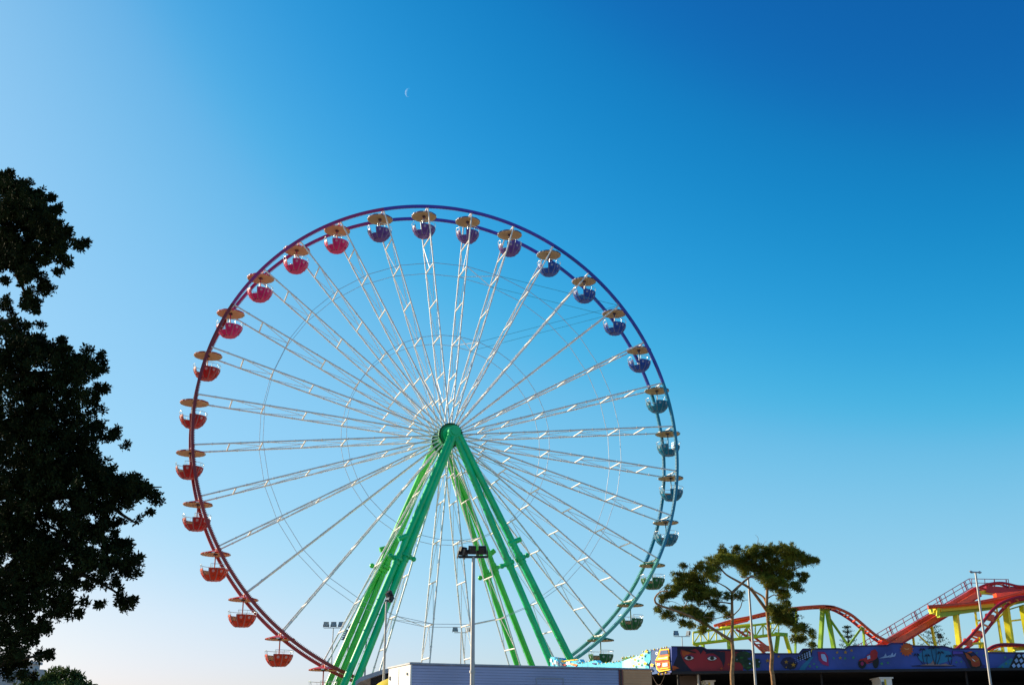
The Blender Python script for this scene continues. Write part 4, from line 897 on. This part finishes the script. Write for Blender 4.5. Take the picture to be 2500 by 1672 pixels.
limb(b, [(tx, YT, 0), (tx + .05, YT, 3), (tx - .1, YT, 6), (tx, YT, 9.5)], .34, .06, "bark_dark", 12)
for f, pts, z0 in ((z1, [(512, 512), (300, 420), (60, 330)], 5.6), (z1, [(200, 920), (120, 740), (20, 620)], 5.2), (z1, [(370, 1165), (150, 1090), (10, 1010)], 4.4), (z1, [(610, 1300), (300, 1330), (20, 1380)], 3.6),
                   (z2, [(920, 440), (600, 450), (200, 480), (0, 500)], 2.6), (z2, [(780, 650), (700, 600), (600, 540), (300, 500)], 2.5), (z2, [(820, 890), (520, 820), (250, 720), (0, 640)], 2.0), (z2, [(730, 1085), (560, 980), (300, 880), (0, 800)], 1.6), (z2, [(360, 700), (250, 650), (100, 560)], 2.2), (z2, [(430, 1165), (300, 1080), (100, 1000), (0, 930)], 1.4), (z2, [(250, 1392), (120, 1420), (0, 1450)], .9)):
    pp = [at(*f(*p), YT + random.uniform(-.25, .25)) for p in pts]; limb(b, [Vector((tx, YT, max(.5, pp[-1].z - .6)))] + pp[::-1], .06, .008, "bark_dark", 6)
b.build("trunk", t)
cent = [fill(A1, z1, YT, 430, 1.2, .35), fill(A2, z2, YT, 430, 1.2, .35)]
def inside(poly, x, y):
    r = False; j = len(poly) - 1
    for i in range(len(poly)):
        (xi, yi), (xj, yj) = poly[i], poly[j]
        if (yi > y) != (yj > y) and x < (xj - xi) * (y - yi) / (yj - yi) + xi: r = not r
        j = i
    return r
from mathutils import noise
BODY = [[(-20, 430), (30, 440), (70, 470), (105, 485), (112, 515), (150, 560), (165, 585), (195, 592), (150, 612), (120, 636), (100, 660), (60, 690), (40, 660), (-20, 655)],
        [(-20, 775), (20, 790), (50, 815), (105, 850), (150, 870), (232, 888), (205, 940), (232, 958), (215, 1010), (222, 1060), (262, 1150), (330, 1165), (372, 1195), (335, 1225), (285, 1245), (268, 1300), (325, 1372), (295, 1395), (235, 1408), (180, 1440), (135, 1500), (95, 1550), (60, 1605), (-20, 1640)]]
HOLES = [(14, 548, 20, 9), (55, 560, 18, 12), (75, 590, 26, 8), (100, 620, 22, 8), (90, 655, 14, 12), (118, 1284, 40, 12), (95, 1262, 14, 8), (17, 1244, 18, 8), (165, 1335, 14, 10), (175, 1380, 12, 10), (20, 1360, 12, 16), (275, 1262, 30, 9), (222, 1270, 18, 12), (110, 1450, 14, 9), (205, 1415, 12, 12), (290, 1395, 12, 12), (70, 1465, 10, 8), (240, 1255, 8, 6), (60, 850, 14, 10), (35, 860, 10, 8), (200, 1112, 10, 8), (20, 1460, 9, 8), (88, 1508, 9, 8), (50, 1578, 14, 10), (160, 1100, 12, 4), (230, 1440, 9, 6), (305, 1450, 10, 8)]
pts_ = []
for poly in BODY:
    ys = [p[1] for p in poly]
    for _ in range(8500):
        x, y = random.uniform(-20, 390), random.uniform(min(ys), max(ys))
        if not inside(poly, x, y): continue
        if any(((x - hx) / (hw_ * 1.35)) ** 2 + ((y - hy) / (hh * 1.35)) ** 2 < 1 for hx, hy, hw_, hh in HOLES): continue
        if noise.noise(Vector((x * .045, y * .06, 3.1))) > .17: continue
        pts_.append(tuple(at(x, y, YT + random.gauss(0, .55))))
cent.append(np.array(pts_)); cent = np.concatenate(cent)
tips = []
for A, f in ((A1, z1), (A2, z2)):
    for cx, cy, rx, ry in A:
        for _ in range(5):
            a_ = random.uniform(-1.1, 1.0); p = at(*f(cx + rx * .8 * math.cos(a_), cy - ry * .8 * math.sin(a_)), YT + random.gauss(0, .25))
            v = Vector((random.uniform(.1, .9), random.uniform(-.5, .5), random.uniform(-.35, .8))).normalized(); L_ = random.uniform(.05, .13)
            for j in range(int(L_ / .011)): tips.append(tuple(p + v * (.011 * j) + Vector((0, 0, -.25 * (.011 * j) ** 2 / .15)) + Vector((random.gauss(0, .006), random.gauss(0, .006), random.gauss(0, .006)))))
tips = np.array(tips)
# each centre becomes a short upswept spray, so the outline ends in tips instead of round tufts
sp_dir = rng.normal(size=(len(cent), 3)) + np.array([.9, 0, .55]); sp_dir /= np.linalg.norm(sp_dir, axis=1)[:, None]
_all = np.concatenate([cent, tips]); 
def keep_(P):
    D_ = P - np.array(EYE); dz = D_ @ np.array(_fw); px_ = CX + F * (D_ @ np.array(_rt)) / dz; py_ = CY - F * (D_ @ np.array(_up)) / dz
    return px_ < np.interp(py_, [0, 1150, 1175, 1225, 1250, 1290, 1340, 1380, 1420], [600, 360, 365, 398, 372, 310, 340, 350, 330])
cent_k = keep_(cent); cent = cent[cent_k]; sp_dir = sp_dir[cent_k]; tips = tips[keep_(tips)]
cent = np.concatenate([cent + sp_dir * k_ for k_ in (-.04, -.005, .03)])
hid = []
for z0_ in np.arange(1.0, 9.6, .55):   # the crown beyond the frame, thinning towards the top
    rad = 2.1 * (1 - (z0_ / 10.4) ** 2) + .25; n = int(260 * rad); a = rng.random(n) * 6.283; rr_ = rad * np.sqrt(rng.random(n))
    hid.append(np.stack([tx - .2 + rr_ * np.cos(a) * .8, YT + rr_ * np.sin(a), z0_ + rng.normal(size=n) * .3], 1))
hid = np.concatenate(hid); 
dirs = hid - np.array(EYE); px = CX + F * (dirs @ np.array(_rt)) / (dirs @ np.array(_fw)); hid = hid[px < -70]; hid = hid[hid[:, 2] < 8.6]
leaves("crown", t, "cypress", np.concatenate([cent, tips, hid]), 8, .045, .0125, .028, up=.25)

def leafy_bush(xy, w, h, Y, label, f=None):
    c = at(*xy, Y); t = thing("bush", (c.x, c.y, 0), label, "bush"); 
    b = MB()
    for k in range(6): limb(b, [(c.x, c.y, 0), (c.x + random.uniform(-.3, .3) * w, c.y, c.z * .5), (c.x + random.uniform(-.7, .7) * w, c.y + random.uniform(-.5, .5), c.z * .9)], .06, .015, "bark_dark", 6)
    b.build("stems", t)
    out = []
    for k in range(44):
        a = rng.random() * 6.283; q = rng.random() ** .5; cc = np.array([c.x + q * w * math.cos(a), c.y + q * w * .6 * math.sin(a), c.z * .5 + c.z * .5 * rng.random() ** .6 * (1.06 - q * q * .5)])
        d = rng.normal(size=(70, 3)) * np.array([.24, .24, .17]) * w * .6; out.append(cc + d)
    o = np.concatenate(out); o = o[(o[:, 2] > .1) & (o[:, 2] < c.z * (1.02 - .35 * ((o[:, 0] - c.x) / (w * 1.15)) ** 2))]
    leaves("foliage", t, "bush", o, 14, .13, .03, .08, up=.3)
leafy_bush((145, 1640), 1.4, 3, 38.0, "rounded green bush at the bottom left below the dark cypress")

def norfolk(xy, wpx, Y, label):
    c = at(*xy, Y); s = Y / F; t = thing("norfolk_pine", (c.x, c.y, 0), label, "tree", "norfolk pines behind the coaster")
    b = MB(); b.tube([(c.x, c.y, 0), (c.x, c.y, c.z)], [.22, .03], "bark_dark", 8); b.build("trunk", t)
    cs = []; W = wpx * s; b = MB()
    for k in range(16):
        u = k / 15; z = c.z - .25 - u * 6.2; L = W * (.14 + .86 * u ** .8); nb = 7
        for q in range(nb):
            a = 6.283 * q / nb + k * 1.3; e = Vector((math.cos(a), math.sin(a), .32)); p0 = Vector((c.x, c.y, z))
            for j in range(int(3 + 9 * u)):
                tt = (j + .8) / (int(3 + 9 * u)); cs.append(p0 + Vector((e.x, e.y, 0)) * L * tt + ZV * (L * (.10 + .35 * tt * tt)))
    leaves("crown", t, "norfolk", np.array([tuple(v) for v in cs]), 9, .15, .022, .10, up=1.2)
norfolk(r8(315, 735), 48, 96.0, "small spiky norfolk pine behind the green coaster hump")
norfolk(r8(1285, 690), 72, 96.0, "larger norfolk pine showing under the red lift hill")

# ------------------------------------------------------------------ distant odds and ends at the left
p = at(0, 1640, 140); bt = thing("apartment_block", (at(70, 1640, 140).x, 140, 0), "pale grey flat roofed building behind the cypress at the bottom left", "building")
def bx(x0, y0, x1, Y, dep, m, name, par=bt):
    a = at(x0, y0, Y); c = at(x1, y0, Y); b = MB(); b.box((a.x, Y, 0), (c.x, Y + dep, a.z), m); return b.build(name, par)
bx(-260, 1621, 85, 140, 1.6, "concrete", "wall"); bx(85.2, 1633, 105, 140.1, 1.2, "concrete", "side_wing")
a = at(-262, 1620.6, 139.7); c = at(87, 1620.6, 139.7); b = MB(); b.box((a.x, 139.7, a.z), (c.x, 141.8, a.z + .3), "concrete"); b.build("parapet", bt)
for x in (20, 62):
    a = at(x, 1640, 139.9); b = MB(); b.box((a.x, 139.9, a.z - 1.2), (a.x + .9, 139.98, a.z), "window_dark"); b.build("window", bt)
# grey roofed stall behind the trailer
st = thing("fairground_stall", (at(915, 1650, 62).x, 62, 0), "stall with a curved grey roof behind the trailer and green legs", "stall")
b = MB(); prof = [(868, 1662), (880, 1652), (905, 1643), (935, 1633), (965, 1628), (1000, 1626), (1040, 1626)]
for (xa, ya), (xb, yb) in zip(prof[:-1], prof[1:]):
    A_, B_ = at(xa, ya, 62), at(xb, yb, 62); b.prism([A_, B_, B_ - ZV * .22, A_ - ZV * .22], Vector((0, 5, 0)), "roof_grey")
b.build("roof", st)
b = MB(); A_, B_ = at(905, 1652, 62.5), at(1040, 1652, 62.5); b.box((A_.x, 62.5, 0), (B_.x, 66.5, at(905, 1646, 62.5).z), "pav_dark"); b.build("wall", st)
aw = thing("yellow_awning", (at(925, 1665, 44).x, 44, 0), "rounded yellow awning beside the white end of the trailer", "awning")
b = MB(); cA = at(968, 1706, 44); pts = [cA + Vector((-1.0, 0, 0)), cA + Vector((1.0, 0, 0))]
b.ball((0, 0, 0), 1.0, "yellow", 24, 16); b.v = [(cA.x + x * 1.1, cA.y + .6 + y * 1.1, cA.z + z * .82) for x, y, z in b.v]; b.build("canopy", aw)
for x in (pts[0].x + .1, pts[-1].x - .1):
    b = MB(); b.tube([(x, 44.2, 0), (x, 44.2, pts[0].z + .05)], .04, "pole_grey", 8); b.build("post", aw)
# curved comb of blades of another ride, far behind the legs
fa = thing("blade_arch", (at(860, 1540, 104).x, 104, 0), "curved comb of thin blue grey blades behind the green legs", "ride decoration")
Z3 = mp(780, 1430, 6.48)
bl = [((340, 845), (440, 830)), ((350, 815), (450, 808)), ((360, 780), (460, 785)), ((378, 748), (470, 760)), ((388, 715), (480, 735)), ((410, 690), (492, 715)), ((450, 640), (500, 690)), ((462, 620), (512, 672)), ((480, 600), (525, 655)), ((505, 582), (540, 640)), ((565, 530), (575, 590))]
for (x0, y0), (x1, y1) in bl:
    b = MB(); p0, p1 = at(*Z3(x0, y0), 104), at(*Z3(x1, y1), 104); b.tube([p0, p0.lerp(p1, .35), p1 + Vector((0, .3, -.05))], [.03, .085, .05], "fan_blue", 6); b.build("blade", fa)
b = MB(); b.tube([at(*Z3(x, y), 104.3) for x, y in ((445, 850), (470, 780), (500, 710), (545, 640), (580, 590), (660, 560), (740, 640), (745, 720))], .07, "fan_blue", 6)
for x, y in ((460, 810), (745, 700)):
    q = at(*Z3(x, y), 104.3); b.tube([q, (q.x, q.y, 0)], .08, "fan_blue", 6)
b.build("arch", fa)
